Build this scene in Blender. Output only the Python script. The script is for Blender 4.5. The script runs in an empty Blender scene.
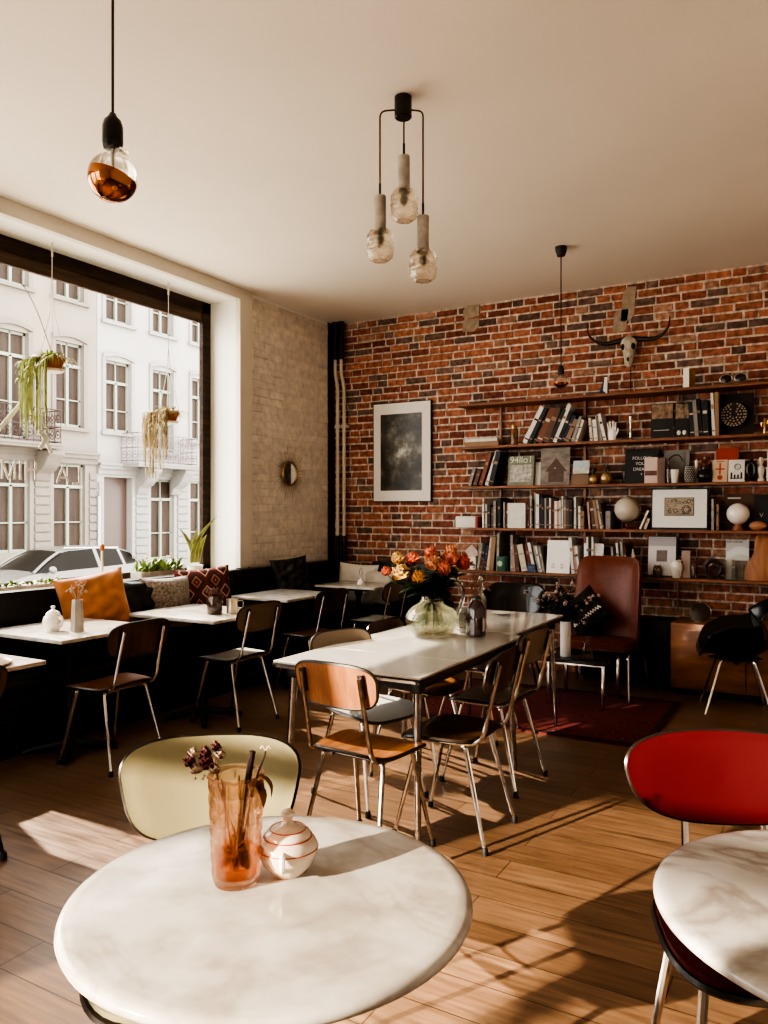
import bpy, bmesh, math, random
from mathutils import Vector, Matrix
random.seed(7)
S = bpy.context.scene
COL = bpy.data.collections.new("cafe"); S.collection.children.link(COL)
PI = math.pi
def rad(a): return a * PI / 180

# ------------------------------------------------------------------ materials
def _new(name):
    m = bpy.data.materials.new(name); m.use_nodes = True
    nt = m.node_tree; nt.nodes.clear()
    out = nt.nodes.new('ShaderNodeOutputMaterial')
    return m, nt, out
def N(nt, t, **kw):
    n = nt.nodes.new(t)
    for k, v in kw.items(): setattr(n, k, v)
    return n
def P(name, col, rough=.5, metal=0, noise=None, bump=None, coat=0, col2=None, spec=.5, sheen=0, stretch=(1, 1, 1), emit=None, sub=0):
    m, nt, out = _new(name)
    b = N(nt, 'ShaderNodeBsdfPrincipled'); nt.links.new(b.outputs[0], out.inputs[0])
    b.inputs['Roughness'].default_value = rough; b.inputs['Metallic'].default_value = metal
    b.inputs['Coat Weight'].default_value = coat; b.inputs['Coat Roughness'].default_value = .08
    b.inputs['Specular IOR Level'].default_value = spec
    b.inputs['Sheen Weight'].default_value = sheen
    b.inputs['Base Color'].default_value = (*col, 1)
    if sub:
        b.inputs['Subsurface Weight'].default_value = sub; b.inputs['Subsurface Radius'].default_value = (.02, .01, .006)
    if emit:
        b.inputs['Emission Color'].default_value = (*emit[0], 1); b.inputs['Emission Strength'].default_value = emit[1]
    tc = N(nt, 'ShaderNodeTexCoord'); mp = N(nt, 'ShaderNodeMapping'); mp.inputs['Scale'].default_value = stretch
    nt.links.new(tc.outputs['Object'], mp.inputs[0])
    if noise or col2:
        sc, amt = noise or (6, .5)
        n = N(nt, 'ShaderNodeTexNoise'); n.inputs['Scale'].default_value = sc; n.inputs['Detail'].default_value = 5
        nt.links.new(mp.outputs[0], n.inputs['Vector'])
        r = N(nt, 'ShaderNodeValToRGB'); nt.links.new(n.outputs['Fac'], r.inputs[0])
        c2 = col2 or tuple(c * (1 - amt) for c in col)
        r.color_ramp.elements[0].position = .32; r.color_ramp.elements[1].position = .68
        r.color_ramp.elements[0].color = (*c2, 1); r.color_ramp.elements[1].color = (*col, 1)
        nt.links.new(r.outputs[0], b.inputs['Base Color'])
    if bump:
        n2 = N(nt, 'ShaderNodeTexNoise'); n2.inputs['Scale'].default_value = bump[0]; n2.inputs['Detail'].default_value = 4
        nt.links.new(mp.outputs[0], n2.inputs['Vector'])
        bp = N(nt, 'ShaderNodeBump'); bp.inputs['Strength'].default_value = bump[1]; bp.inputs['Distance'].default_value = .01
        nt.links.new(n2.outputs['Fac'], bp.inputs['Height']); nt.links.new(bp.outputs[0], b.inputs['Normal'])
    return m
def glass(name, col=(1, 1, 1), rough=0, thin=.5, ior=1.45):
    m, nt, out = _new(name)
    g = N(nt, 'ShaderNodeBsdfGlass'); g.inputs['Color'].default_value = (*col, 1); g.inputs['Roughness'].default_value = rough
    g.inputs['IOR'].default_value = ior
    t = N(nt, 'ShaderNodeBsdfTransparent'); t.inputs['Color'].default_value = (*col, 1)
    mx = N(nt, 'ShaderNodeMixShader'); mx.inputs[0].default_value = thin
    nt.links.new(g.outputs[0], mx.inputs[1]); nt.links.new(t.outputs[0], mx.inputs[2]); nt.links.new(mx.outputs[0], out.inputs[0])
    return m
def pane_mat(name, tint=(1, 1, 1), refl=.07):
    m, nt, out = _new(name)
    t = N(nt, 'ShaderNodeBsdfTransparent'); t.inputs['Color'].default_value = (*tint, 1)
    g = N(nt, 'ShaderNodeBsdfGlossy'); g.inputs['Roughness'].default_value = .02
    f = N(nt, 'ShaderNodeLayerWeight'); f.inputs['Blend'].default_value = refl
    mx = N(nt, 'ShaderNodeMixShader'); nt.links.new(f.outputs['Fresnel'], mx.inputs[0])
    nt.links.new(t.outputs[0], mx.inputs[1]); nt.links.new(g.outputs[0], mx.inputs[2]); nt.links.new(mx.outputs[0], out.inputs[0])
    return m
def wood(name, c1, c2, rough=.4, scale=(1, 12, 12), coat=0, sc=3):
    m, nt, out = _new(name)
    b = N(nt, 'ShaderNodeBsdfPrincipled'); nt.links.new(b.outputs[0], out.inputs[0])
    b.inputs['Roughness'].default_value = rough; b.inputs['Coat Weight'].default_value = coat; b.inputs['Coat Roughness'].default_value = .12
    tc = N(nt, 'ShaderNodeTexCoord'); mp = N(nt, 'ShaderNodeMapping'); mp.inputs['Scale'].default_value = scale
    nt.links.new(tc.outputs['Object'], mp.inputs[0])
    n = N(nt, 'ShaderNodeTexNoise'); n.inputs['Scale'].default_value = sc; n.inputs['Detail'].default_value = 6; n.inputs['Distortion'].default_value = .6
    nt.links.new(mp.outputs[0], n.inputs['Vector'])
    r = N(nt, 'ShaderNodeValToRGB'); nt.links.new(n.outputs['Fac'], r.inputs[0])
    r.color_ramp.elements[0].position = .35; r.color_ramp.elements[1].position = .65
    r.color_ramp.elements[0].color = (*c1, 1); r.color_ramp.elements[1].color = (*c2, 1)
    nt.links.new(r.outputs[0], b.inputs['Base Color'])
    return m
def marble(name, base, vein, scale=2.2, amount=.5, rough=.12):
    m, nt, out = _new(name)
    b = N(nt, 'ShaderNodeBsdfPrincipled'); nt.links.new(b.outputs[0], out.inputs[0])
    b.inputs['Roughness'].default_value = rough; b.inputs['Specular IOR Level'].default_value = .5
    tc = N(nt, 'ShaderNodeTexCoord')
    w = N(nt, 'ShaderNodeTexNoise'); w.inputs['Scale'].default_value = scale; w.inputs['Detail'].default_value = 6; w.inputs['Distortion'].default_value = 1.6
    nt.links.new(tc.outputs['Object'], w.inputs['Vector'])
    r = N(nt, 'ShaderNodeValToRGB'); nt.links.new(w.outputs['Fac'], r.inputs[0])
    e = r.color_ramp.elements
    e[0].position = .44; e[0].color = (*base, 1); e[1].position = .56; e[1].color = (*base, 1)
    mid = e.new(.5); mid.color = (*[base[i] * (1 - amount) + vein[i] * amount for i in range(3)], 1)
    n2 = N(nt, 'ShaderNodeTexNoise'); n2.inputs['Scale'].default_value = scale * 3; n2.inputs['Detail'].default_value = 3
    nt.links.new(tc.outputs['Object'], n2.inputs['Vector'])
    r2 = N(nt, 'ShaderNodeValToRGB'); nt.links.new(n2.outputs['Fac'], r2.inputs[0])
    r2.color_ramp.elements[0].position = .35; r2.color_ramp.elements[0].color = (.76, .73, .69, 1)
    r2.color_ramp.elements[1].position = .6; r2.color_ramp.elements[1].color = (1, 1, 1, 1)
    mx = N(nt, 'ShaderNodeMix', data_type='RGBA', blend_type='MULTIPLY'); mx.inputs[0].default_value = 1
    nt.links.new(r.outputs[0], mx.inputs[6]); nt.links.new(r2.outputs[0], mx.inputs[7]); nt.links.new(mx.outputs[2], b.inputs['Base Color'])
    return m
def vcol(name, rough=.85, noise=.35, nscale=30, bump=.6):
    m, nt, out = _new(name)
    b = N(nt, 'ShaderNodeBsdfPrincipled'); nt.links.new(b.outputs[0], out.inputs[0]); b.inputs['Roughness'].default_value = rough
    b.inputs['Specular IOR Level'].default_value = .25
    a = N(nt, 'ShaderNodeVertexColor'); a.layer_name = 'Col'
    tc = N(nt, 'ShaderNodeTexCoord')
    n = N(nt, 'ShaderNodeTexNoise'); n.inputs['Scale'].default_value = nscale; n.inputs['Detail'].default_value = 6
    nt.links.new(tc.outputs['Object'], n.inputs['Vector'])
    r = N(nt, 'ShaderNodeValToRGB'); nt.links.new(n.outputs['Fac'], r.inputs[0])
    r.color_ramp.elements[0].position = .3; r.color_ramp.elements[0].color = (1 - noise,) * 3 + (1,)
    r.color_ramp.elements[1].position = .7; r.color_ramp.elements[1].color = (1.15, 1.15, 1.15, 1)
    mx = N(nt, 'ShaderNodeMix', data_type='RGBA', blend_type='MULTIPLY'); mx.inputs[0].default_value = 1
    nt.links.new(a.outputs[0], mx.inputs[6]); nt.links.new(r.outputs[0], mx.inputs[7]); nt.links.new(mx.outputs[2], b.inputs['Base Color'])
    bp = N(nt, 'ShaderNodeBump'); bp.inputs['Strength'].default_value = bump; bp.inputs['Distance'].default_value = .006
    nt.links.new(n.outputs['Fac'], bp.inputs['Height']); nt.links.new(bp.outputs[0], b.inputs['Normal'])
    return m

# ------------------------------------------------------------------ mesh builder
class MB:
    def __init__(s): s.v = []; s.f = []; s.m = []; s.c = []; s.mi = 0; s.col = (1, 1, 1)
    def add(s, vs, fs, M=None):
        o = len(s.v)
        s.v += [tuple(M @ Vector(p)) if M else tuple(p) for p in vs]
        for f in fs: s.f.append([i + o for i in f]); s.m.append(s.mi); s.c.append(s.col)
        return s
    def box(s, c, d, rz=0, M=None):
        x, y, z = d[0] / 2, d[1] / 2, d[2] / 2
        vs = [(-x, -y, -z), (x, -y, -z), (x, y, -z), (-x, y, -z), (-x, -y, z), (x, -y, z), (x, y, z), (-x, y, z)]
        T = Matrix.Translation(c) @ (M if M else Matrix.Rotation(rz, 4, 'Z'))
        return s.add(vs, [(0, 3, 2, 1), (4, 5, 6, 7), (0, 1, 5, 4), (1, 2, 6, 5), (2, 3, 7, 6), (3, 0, 4, 7)], T)
    def bb(s, x0, x1, y0, y1, z0, z1): return s.box(((x0 + x1) / 2, (y0 + y1) / 2, (z0 + z1) / 2), (x1 - x0, y1 - y0, z1 - z0))
    def tube(s, pts, r, n=8, closed=False, cap=True, flat=None):
        pts = [Vector(p) for p in pts]; k = len(pts)
        rs = r if isinstance(r, (list, tuple)) else [r] * k
        vs = []; prev = None
        for i, p in enumerate(pts):
            if closed: t = (pts[(i + 1) % k] - pts[i - 1])
            else: t = pts[min(i + 1, k - 1)] - pts[max(i - 1, 0)]
            if t.length < 1e-9: t = Vector((0, 0, 1))
            t.normalize()
            if prev is None:
                a = Vector((0, 0, 1)) if abs(t.z) < .9 else Vector((1, 0, 0))
                u = t.cross(a).normalized()
            else:
                u = prev - t * prev.dot(t)
                u = u.normalized() if u.length > 1e-6 else t.cross(Vector((0, 0, 1))).normalized()
            prev = u; w = t.cross(u)
            for j in range(n):
                a = 2 * PI * j / n
                vs.append(p + (u * math.cos(a) + w * math.sin(a) * (flat or 1)) * rs[i])
        fs = []
        for i in range(k if closed else k - 1):
            i2 = (i + 1) % k
            for j in range(n): fs.append((i * n + j, i * n + (j + 1) % n, i2 * n + (j + 1) % n, i2 * n + j))
        if cap and not closed: fs += [tuple(range(n - 1, -1, -1)), tuple((k - 1) * n + j for j in range(n))]
        return s.add(vs, fs)
    def lathe(s, prof, n=24, c=(0, 0, 0), M=None, lobes=None):
        vs = []; fs = []
        for (r, z) in prof:
            for j in range(n):
                a = 2 * PI * j / n; rr = r * (1 + (lobes[1] * math.cos(lobes[0] * a) if lobes else 0))
                vs.append((c[0] + rr * math.cos(a), c[1] + rr * math.sin(a), c[2] + z))
        k = len(prof)
        for i in range(k - 1):
            for j in range(n): fs.append((i * n + j, i * n + (j + 1) % n, (i + 1) * n + (j + 1) % n, (i + 1) * n + j))
        if prof[0][0] > 1e-5: fs.append(tuple(range(n - 1, -1, -1)))
        if prof[-1][0] > 1e-5: fs.append(tuple((k - 1) * n + j for j in range(n)))
        return s.add(vs, fs, M)
    def sphere(s, c, r, n=16, m=10, M=None, sq=(1, 1, 1)):
        vs = []; fs = []
        for i in range(m + 1):
            ph = PI * i / m
            for j in range(n):
                a = 2 * PI * j / n
                vs.append(Vector((sq[0] * r * math.sin(ph) * math.cos(a), sq[1] * r * math.sin(ph) * math.sin(a), -sq[2] * r * math.cos(ph))))
        for i in range(m):
            for j in range(n): fs.append((i * n + j, i * n + (j + 1) % n, (i + 1) * n + (j + 1) % n, (i + 1) * n + j))
        T = Matrix.Translation(c) @ (M or Matrix.Identity(4))
        return s.add(vs, fs, T)
    def plate(s, outline, fn, t, prof=None, rings=(0.001, .3, .55, .75, .9, .97, 1.0)):
        n = len(outline); vs = []; fs = []
        for side in (1, -1):
            for q in rings:
                th = t / 2 * (prof(q) if prof else 1)
                for (u, v) in outline:
                    p, nr = fn(u * q, v * q)
                    vs.append(Vector(p) + Vector(nr) * th * side)
        R = len(rings)
        for i in range(R - 1):
            for j in range(n):
                a, b, c, d = i * n + j, i * n + (j + 1) % n, (i + 1) * n + (j + 1) % n, (i + 1) * n + j
                fs.append((a, b, c, d)); o = R * n
                fs.append((o + d, o + c, o + b, o + a))
        e = (R - 1) * n; o = R * n
        for j in range(n): fs.append((e + j, e + (j + 1) % n, o + e + (j + 1) % n, o + e + j)[::-1])
        fs.append(tuple(range(n))[::-1]); fs.append(tuple(o + j for j in range(n)))
        return s.add(vs, fs)
    def grid(s, fn, nu, nv, thick=0):
        vs = []; fs = []
        for i in range(nu + 1):
            for j in range(nv + 1): vs.append(Vector(fn(i / nu, j / nv)))
        for i in range(nu):
            for j in range(nv): a = i * (nv + 1) + j; fs.append((a, a + nv + 1, a + nv + 2, a + 1))
        return s.add(vs, fs)
    def build(s, name, mat, parent=None, smooth=True, bevel=0, seg=2, merge=True, solid=0, sub=0, colors=False, angle=40, loc=None, rot=None):
        me = bpy.data.meshes.new(name); me.from_pydata(s.v, [], s.f)
        mats = mat if isinstance(mat, (list, tuple)) else [mat]
        for m in mats: me.materials.append(m)
        for p, k in zip(me.polygons, s.m): p.material_index = min(k, len(mats) - 1)
        if colors:
            ca = me.color_attributes.new('Col', 'FLOAT_COLOR', 'CORNER')
            for p, c in zip(me.polygons, s.c):
                for li in p.loop_indices: ca.data[li].color = (*c, 1)
        bm = bmesh.new(); bm.from_mesh(me)
        if merge: bmesh.ops.remove_doubles(bm, verts=bm.verts, dist=1e-5)
        if not solid and not colors: bmesh.ops.recalc_face_normals(bm, faces=bm.faces)
        if bevel:
            es = [e for e in bm.edges if len(e.link_faces) == 2 and e.calc_face_angle(0) > .6]
            bmesh.ops.bevel(bm, geom=es, offset=bevel, segments=seg, affect='EDGES', profile=.6)
        bm.to_mesh(me); bm.free()
        o = bpy.data.objects.new(name, me); COL.objects.link(o)
        if parent: o.parent = parent
        if smooth:
            for p in me.polygons: p.use_smooth = True
            try: me.set_sharp_from_angle(angle=rad(angle))
            except Exception: pass
        if loc: o.location = loc
        if rot: o.rotation_euler = rot
        if solid:
            md = o.modifiers.new('thickness', 'SOLIDIFY'); md.thickness = solid; md.offset = 0
        if sub:
            md = o.modifiers.new('smooth', 'SUBSURF'); md.levels = sub; md.render_levels = sub
        return o

def tag(o, label, cat, group=None, kind=None):
    if label: o['label'] = label
    if cat: o['category'] = cat
    if group: o['group'] = group
    if kind: o['kind'] = kind
    return o
def thing(name, label, cat, loc=(0, 0, 0), rz=0, group=None, rot=None):
    o = bpy.data.objects.new(name, None); COL.objects.link(o); o.empty_display_size = .05
    o.location = loc; o.rotation_euler = rot or (0, 0, rz)
    return tag(o, label, cat, group)
def struct(mb, name, mat, parent=None, **kw):
    o = mb.build(name, mat, parent, **kw)
    if not parent: o['kind'] = 'structure'
    return o
def facing(dx, dy): return math.atan2(-dx, dy)
def se(w, h, n=36, e=4, taper=0):
    out = []
    for i in range(n):
        a = 2 * PI * i / n; c, s_ = math.cos(a), math.sin(a)
        u = w / 2 * abs(c) ** (2 / e) * (1 if c >= 0 else -1); v = h / 2 * abs(s_) ** (2 / e) * (1 if s_ >= 0 else -1)
        out.append((u * (1 + taper * v / (h / 2)), v))
    return out
def bez(ps, n=6):
    """smooth a polyline (Catmull-Rom)"""
    P_ = [Vector(p) for p in ps]; out = []
    for i in range(len(P_) - 1):
        p0, p1, p2, p3 = P_[max(i - 1, 0)], P_[i], P_[i + 1], P_[min(i + 2, len(P_) - 1)]
        for k in range(n):
            t = k / n
            out.append(.5 * ((2 * p1) + (p2 - p0) * t + (2 * p0 - 5 * p1 + 4 * p2 - p3) * t * t + (3 * p1 - p0 - 3 * p2 + p3) * t ** 3))
    out.append(P_[-1]); return out
def fillet(ps, r=.03, n=5):
    P_ = [Vector(p) for p in ps]; out = [P_[0]]
    for i in range(1, len(P_) - 1):
        a, b, c = P_[i - 1], P_[i], P_[i + 1]
        d1 = (a - b); d2 = (c - b); rr = min(r, d1.length * .45, d2.length * .45)
        q1 = b + d1.normalized() * rr; q2 = b + d2.normalized() * rr
        for k in range(n + 1):
            t = k / n; out.append(q1 * (1 - t) ** 2 + b * 2 * t * (1 - t) + q2 * t * t)
    out.append(P_[-1]); return out
def text_mesh(name, body, size, mat, parent, loc, rot, extrude=.0006, align='CENTER', space=1.0):
    cu = bpy.data.curves.new(name, 'FONT'); cu.body = body; cu.size = size; cu.extrude = extrude; cu.align_x = align; cu.align_y = 'CENTER'
    cu.space_line = space
    t = bpy.data.objects.new(name, cu); COL.objects.link(t)
    bpy.context.view_layer.update()
    me = bpy.data.meshes.new_from_object(t.evaluated_get(bpy.context.evaluated_depsgraph_get()))
    COL.objects.unlink(t); bpy.data.objects.remove(t)
    me.materials.clear(); me.materials.append(mat); me.name = name
    o = bpy.data.objects.new(name, me); COL.objects.link(o); o.parent = parent; o.location = loc; o.rotation_euler = rot
    return o

# ------------------------------------------------------------------ palette
M = {}
M['ceiling'] = P('ceiling_plaster', (.90, .84, .755), .9, noise=(.6, .08), bump=(60, .08))
M['plaster'] = P('cream_plaster', (.86, .82, .74), .75, bump=(40, .06))
M['reveal'] = P('white_paint', (.9, .88, .82), .5)
M['casing'] = P('casing_paint', (.72, .67, .58), .5, noise=(2, .08))
M['darkframe'] = wood('dark_window_wood', (.024, .013, .008), (.06, .032, .018), .75, scale=(8, 1, 8))
M['midframe'] = wood('brown_window_wood', (.07, .042, .025), (.12, .075, .048), .75, scale=(8, 1, 8))
M['chrome'] = P('chrome', (.70, .67, .64), .13, 1, noise=(14, .25))
M['chrome_dark'] = P('aged_chrome', (.42, .37, .33), .22, 1, noise=(25, .5))
M['rubber'] = P('black_rubber', (.012, .01, .009), .6)
M['black'] = P('black_paint', (.010, .008, .007), .45)
M['blackgloss'] = P('black_gloss', (.012, .009, .008), .18)
M['leather'] = P('black_leather', (.012, .009, .007), .38, bump=(60, .25), noise=(5, .4))
M['iron'] = P('cast_iron', (.018, .014, .012), .5, .3)
M['brass'] = P('brass', (.45, .28, .12), .3, 1)
M['marble'] = marble('grey_white_marble', (.55, .525, .49), (.38, .34, .31), 3.2, .42)
M['marble2'] = marble('veined_marble', (.60, .58, .55), (.28, .24, .21), 1.6, .75)
M['marble3'] = marble('honed_marble', (.60, .565, .52), (.5, .43, .36), 3, .4, rough=.2)
M['formica'] = P('cream_laminate', (.62, .595, .54), .12, noise=(9, .06), coat=.3)
M['wood_chair'] = wood('teak_laminate', (.22, .09, .04), (.34, .15, .065), .35, scale=(14, 2, 2), coat=.3)
M['wood_seat'] = wood('polished_plywood', (.22, .085, .03), (.36, .155, .06), .28, scale=(10, 1.2, 2), coat=.5)
M['wood_dark'] = wood('dark_plywood', (.045, .02, .010), (.10, .045, .022), .28, scale=(10, 1.5, 2), coat=.4)
M['seat_white'] = P('white_laminate', (.72, .69, .62), .25, noise=(5, .08))
M['back_grey'] = P('grey_brown_laminate', (.25, .19, .14), .35, noise=(7, .15))
M['seat_taupe'] = P('taupe_laminate', (.30, .22, .15), .25, noise=(6, .15))
M['edge'] = P('dark_edge_trim', (.02, .014, .01), .3)
M['beige'] = P('cream_vinyl', (.29, .26, .155), .42, noise=(3, .06), bump=(260, .04))
M['red'] = P('red_vinyl', (.082, .007, .010), .55, noise=(4, .12), bump=(300, .12), spec=.25)
M['shelf'] = wood('shelf_board', (.19, .07, .032), (.30, .12, .055), .5, scale=(1.5, 10, 10))
M['rod'] = P('copper_brown_rod', (.22, .12, .08), .4, .6)
M['rust'] = P('rust_leather', (.19, .038, .016), .36, noise=(3, .35), bump=(50, .2))
M['sideboard'] = wood('teak_sideboard', (.24, .085, .022), (.38, .15, .045), .38, scale=(1, 6, 6), coat=.3)
M['orange'] = P('orange_velvet', (.46, .165, .035), .8, noise=(5, .35), sheen=.4)
M['ceramic'] = P('white_ceramic', (.80, .76, .70), .18, coat=.4)
M['ceramic_warm'] = P('warm_ceramic', (.66, .56, .47), .2, coat=.4, noise=(5, .06))
M['redline'] = P('red_glaze', (.45, .06, .03), .3)
M['green'] = P('leaf_green', (.07, .13, .035), .5, noise=(20, .4), sub=.1)
M['green2'] = P('pale_leaf', (.36, .42, .14), .5, noise=(14, .5), sub=.2)
M['green3'] = P('deep_leaf', (.022, .04, .016), .45, noise=(20, .4))
M['yellowleaf'] = P('leaf_margin', (.62, .60, .28), .5)
M['terracotta'] = P('terracotta', (.46, .15, .06), .75, noise=(12, .2))
M['soil'] = P('soil', (.05, .03, .02), .9)
M['rope'] = P('white_cord', (.7, .66, .58), .8)
M['string'] = P('dark_cord', (.04, .02, .014), .7)
M['concrete'] = P('pale_concrete', (.46, .41, .35), .8, noise=(24, .3), bump=(80, .2))
M['copper'] = P('copper_mirror', (.50, .20, .085), .07, 1, noise=(4, .35))
M['bulb'] = glass('clear_bulb_glass', (1, .97, .92), thin=.55)
M['pressed'] = glass('pressed_glass', (1, .98, .94), .04, thin=.4)
M['clear'] = glass('clear_glass', (.98, .98, .95), thin=.66)
M['handle_glass'] = glass('thick_clear_glass', (.98, .98, .96), thin=.15)
M['water'] = glass('water', (.95, .95, .86), thin=.7, ior=1.33)
M['pinkglass'] = glass('peach_pressed_glass', (1, .89, .82), .0, thin=.62)
M['amber'] = glass('peach_liquid', (.97, .70, .55), .0, thin=.6, ior=1.33)
M['plum'] = P('plum_glass', (.050, .014, .016), .08, coat=1, noise=(8, .3))
M['pane'] = pane_mat('window_glass', (.97, .98, .97), .04)
M['white'] = P('white_card', (.78, .75, .69), .7)
M['paper'] = P('page_edges', (.60, .53, .42), .9)
BC = dict(white=(.74, .71, .66), cream=(.62, .54, .43), grey=(.30, .28, .26), black=(.018, .015, .014), brown=(.13, .06, .035), tan=(.33, .20, .11),
          rust=(.22, .075, .035), navy=(.025, .025, .07), maroon=(.13, .02, .02), pink=(.5, .30, .25))
for k, c in BC.items(): M['bk_' + k] = P('cover_' + k, c, .55, noise=(18, .12))
# ------------------------------------------------------------------ the room
H_C = 3.457; YB = 6.96; XL = -4.62; XR = 2.0; YR = -3.0
def holes(mb, u0, u1, z0, z1, ops, put):
    us = sorted({u0, u1, *[o[0] for o in ops], *[o[1] for o in ops]}); zs = sorted({z0, z1, *[o[2] for o in ops], *[o[3] for o in ops]})
    us = [u for u in us if u0 <= u <= u1]; zs = [z for z in zs if z0 <= z <= z1]
    for a, b in zip(us, us[1:]):
        for c, d in zip(zs, zs[1:]):
            uc, zc = (a + b) / 2, (c + d) / 2
            if not any(o[0] < uc < o[1] and o[2] < zc < o[3] for o in ops): put(mb, a, b, c, d)
# floor: long oak boards running along the shelf wall
m, nt, out = _new('oak_floor')
b = N(nt, 'ShaderNodeBsdfPrincipled'); nt.links.new(b.outputs[0], out.inputs[0]); b.inputs['Roughness'].default_value = .33
tc = N(nt, 'ShaderNodeTexCoord')
br = N(nt, 'ShaderNodeTexBrick'); br.offset = .37; br.inputs['Scale'].default_value = 1
br.inputs['Brick Width'].default_value = 1.15; br.inputs['Row Height'].default_value = .17; br.inputs['Mortar Size'].default_value = .0022
br.inputs['Color1'].default_value = (.255, .155, .092, 1); br.inputs['Color2'].default_value = (.185, .108, .062, 1); br.inputs['Mortar'].default_value = (.05, .025, .012, 1)
nt.links.new(tc.outputs['Object'], br.inputs['Vector'])
mp = N(nt, 'ShaderNodeMapping'); mp.inputs['Scale'].default_value = (1.2, 14, 1); nt.links.new(tc.outputs['Object'], mp.inputs[0])
n = N(nt, 'ShaderNodeTexNoise'); n.inputs['Scale'].default_value = 3; n.inputs['Detail'].default_value = 8; nt.links.new(mp.outputs[0], n.inputs['Vector'])
r = N(nt, 'ShaderNodeValToRGB'); nt.links.new(n.outputs['Fac'], r.inputs[0])
r.color_ramp.elements[0].position = .3; r.color_ramp.elements[0].color = (.6, .56, .52, 1); r.color_ramp.elements[1].position = .7; r.color_ramp.elements[1].color = (1.2, 1.18, 1.15, 1)
mx = N(nt, 'ShaderNodeMix', data_type='RGBA', blend_type='MULTIPLY'); mx.inputs[0].default_value = 1
nt.links.new(br.outputs[0], mx.inputs[6]); nt.links.new(r.outputs[0], mx.inputs[7]); nt.links.new(mx.outputs[2], b.inputs['Base Color'])
rr = N(nt, 'ShaderNodeMapRange'); rr.inputs[3].default_value = .22; rr.inputs[4].default_value = .48; nt.links.new(n.outputs['Fac'], rr.inputs[0]); nt.links.new(rr.outputs[0], b.inputs['Roughness'])
bp = N(nt, 'ShaderNodeBump'); bp.inputs['Strength'].default_value = .25; bp.inputs['Distance'].default_value = .004
nt.links.new(br.outputs['Fac'], bp.inputs['Height']); bp.invert = True; nt.links.new(bp.outputs[0], b.inputs['Normal'])
M['floor'] = m
struct(MB().bb(XL - .3, XR + .1, YR - .1, YB + .2, -.15, 0), 'floor', M['floor'], smooth=False)
struct(MB().bb(XL - .45, XR + .1, YR - .1, YB + .2, H_C, H_C + .15), 'ceiling', M['ceiling'], smooth=False)
# left wall with the shop windows
WIN = [(2.72, 5.37, .90, 3.352), (.25, 2.42, .90, 3.352), (-2.9, -.35, .90, 3.352)]
mb = MB(); holes(mb, YR, YB + .1, -1.0, H_C, WIN, lambda m_, a, b_, c, d: m_.bb(XL - .43, XL, a, b_, c, d))
struct(mb, 'wall_left', M['reveal'], smooth=False)
# casing round the big window
mb = MB()
mb.bb(XL, XL + .05, 5.37, 5.54, .95, H_C - .002); mb.bb(XL, XL + .05, YR + .01, 5.37, 3.352, H_C - .002)
struct(mb, 'trim_1', M['casing'], smooth=False)
for i, (a, b_, c, d) in enumerate(WIN):
    mb = MB()
    x0, x1 = XL - .345, XL - .30
    mb.bb(x0, x1, b_ - .10, b_, c, d); mb.bb(x0, x1, a, a + .08, c, d); mb.bb(x0, x1, a, b_, d - .10, d); mb.bb(x0, x1, a, b_, c, c + .06)
    fr = struct(mb, 'window_%d' % (i + 1), M['darkframe'], smooth=False)
    mb = MB().bb(x0 + .002, x1 - .012, a + .08, b_ - .10, d - .19, d - .10)
    mb.build('transom_board', M['midframe'], fr, smooth=False)
    if i: MB().bb(x0 + .02, x1 - .02, (a + b_) / 2 - .03, (a + b_) / 2 + .03, c + .06, d - .19).build('mullion', M['darkframe'], fr, smooth=False)
    MB().bb(x0 + .012, x0 + .017, a + .05, b_ - .07, c + .05, d - .15).build('pane', M['pane'], fr, smooth=False)
# rear wall (behind the viewer) with a glazed front, right wall
RW = [(-4.55, -2.62, .1, 3.2)]
mb = MB(); holes(mb, XL - .3, XR + .1, -1.0, H_C, RW, lambda m_, a, b_, c, d: m_.bb(a, b_, YR - .3, YR, c, d))
struct(mb, 'wall_rear', M['plaster'], smooth=False)
for i, (a, b_, c, d) in enumerate(RW):
    mb = MB(); y0, y1 = YR - .2, YR - .12
    for q in (a, (a + b_) / 2 - .03, b_ - .06): mb.bb(q, q + .06, y0, y1, c, d)
    mb.bb(a, b_, y0, y1, d - .08, d); mb.bb(a, b_, y0, y1, c, c + .2); mb.bb(a, b_, y0, y1, 2.25, 2.31)
    fr = struct(mb, 'window_%d' % (4 + i), M['darkframe'], smooth=False)
    MB().bb(a + .02, b_ - .02, YR - .165, YR - .16, c + .02, d - .02).build('pane', M['pane'], fr, smooth=False)
struct(MB().bb(XR, XR + .15, YR, YB + .1, -.1, H_C), 'wall_right', M['plaster'], smooth=False)
# window sill board
struct(MB().bb(XL - .36, XL + .03, 2.5, 5.45, .88, .912), 'trim_2', M['casing'], smooth=False)

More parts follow.
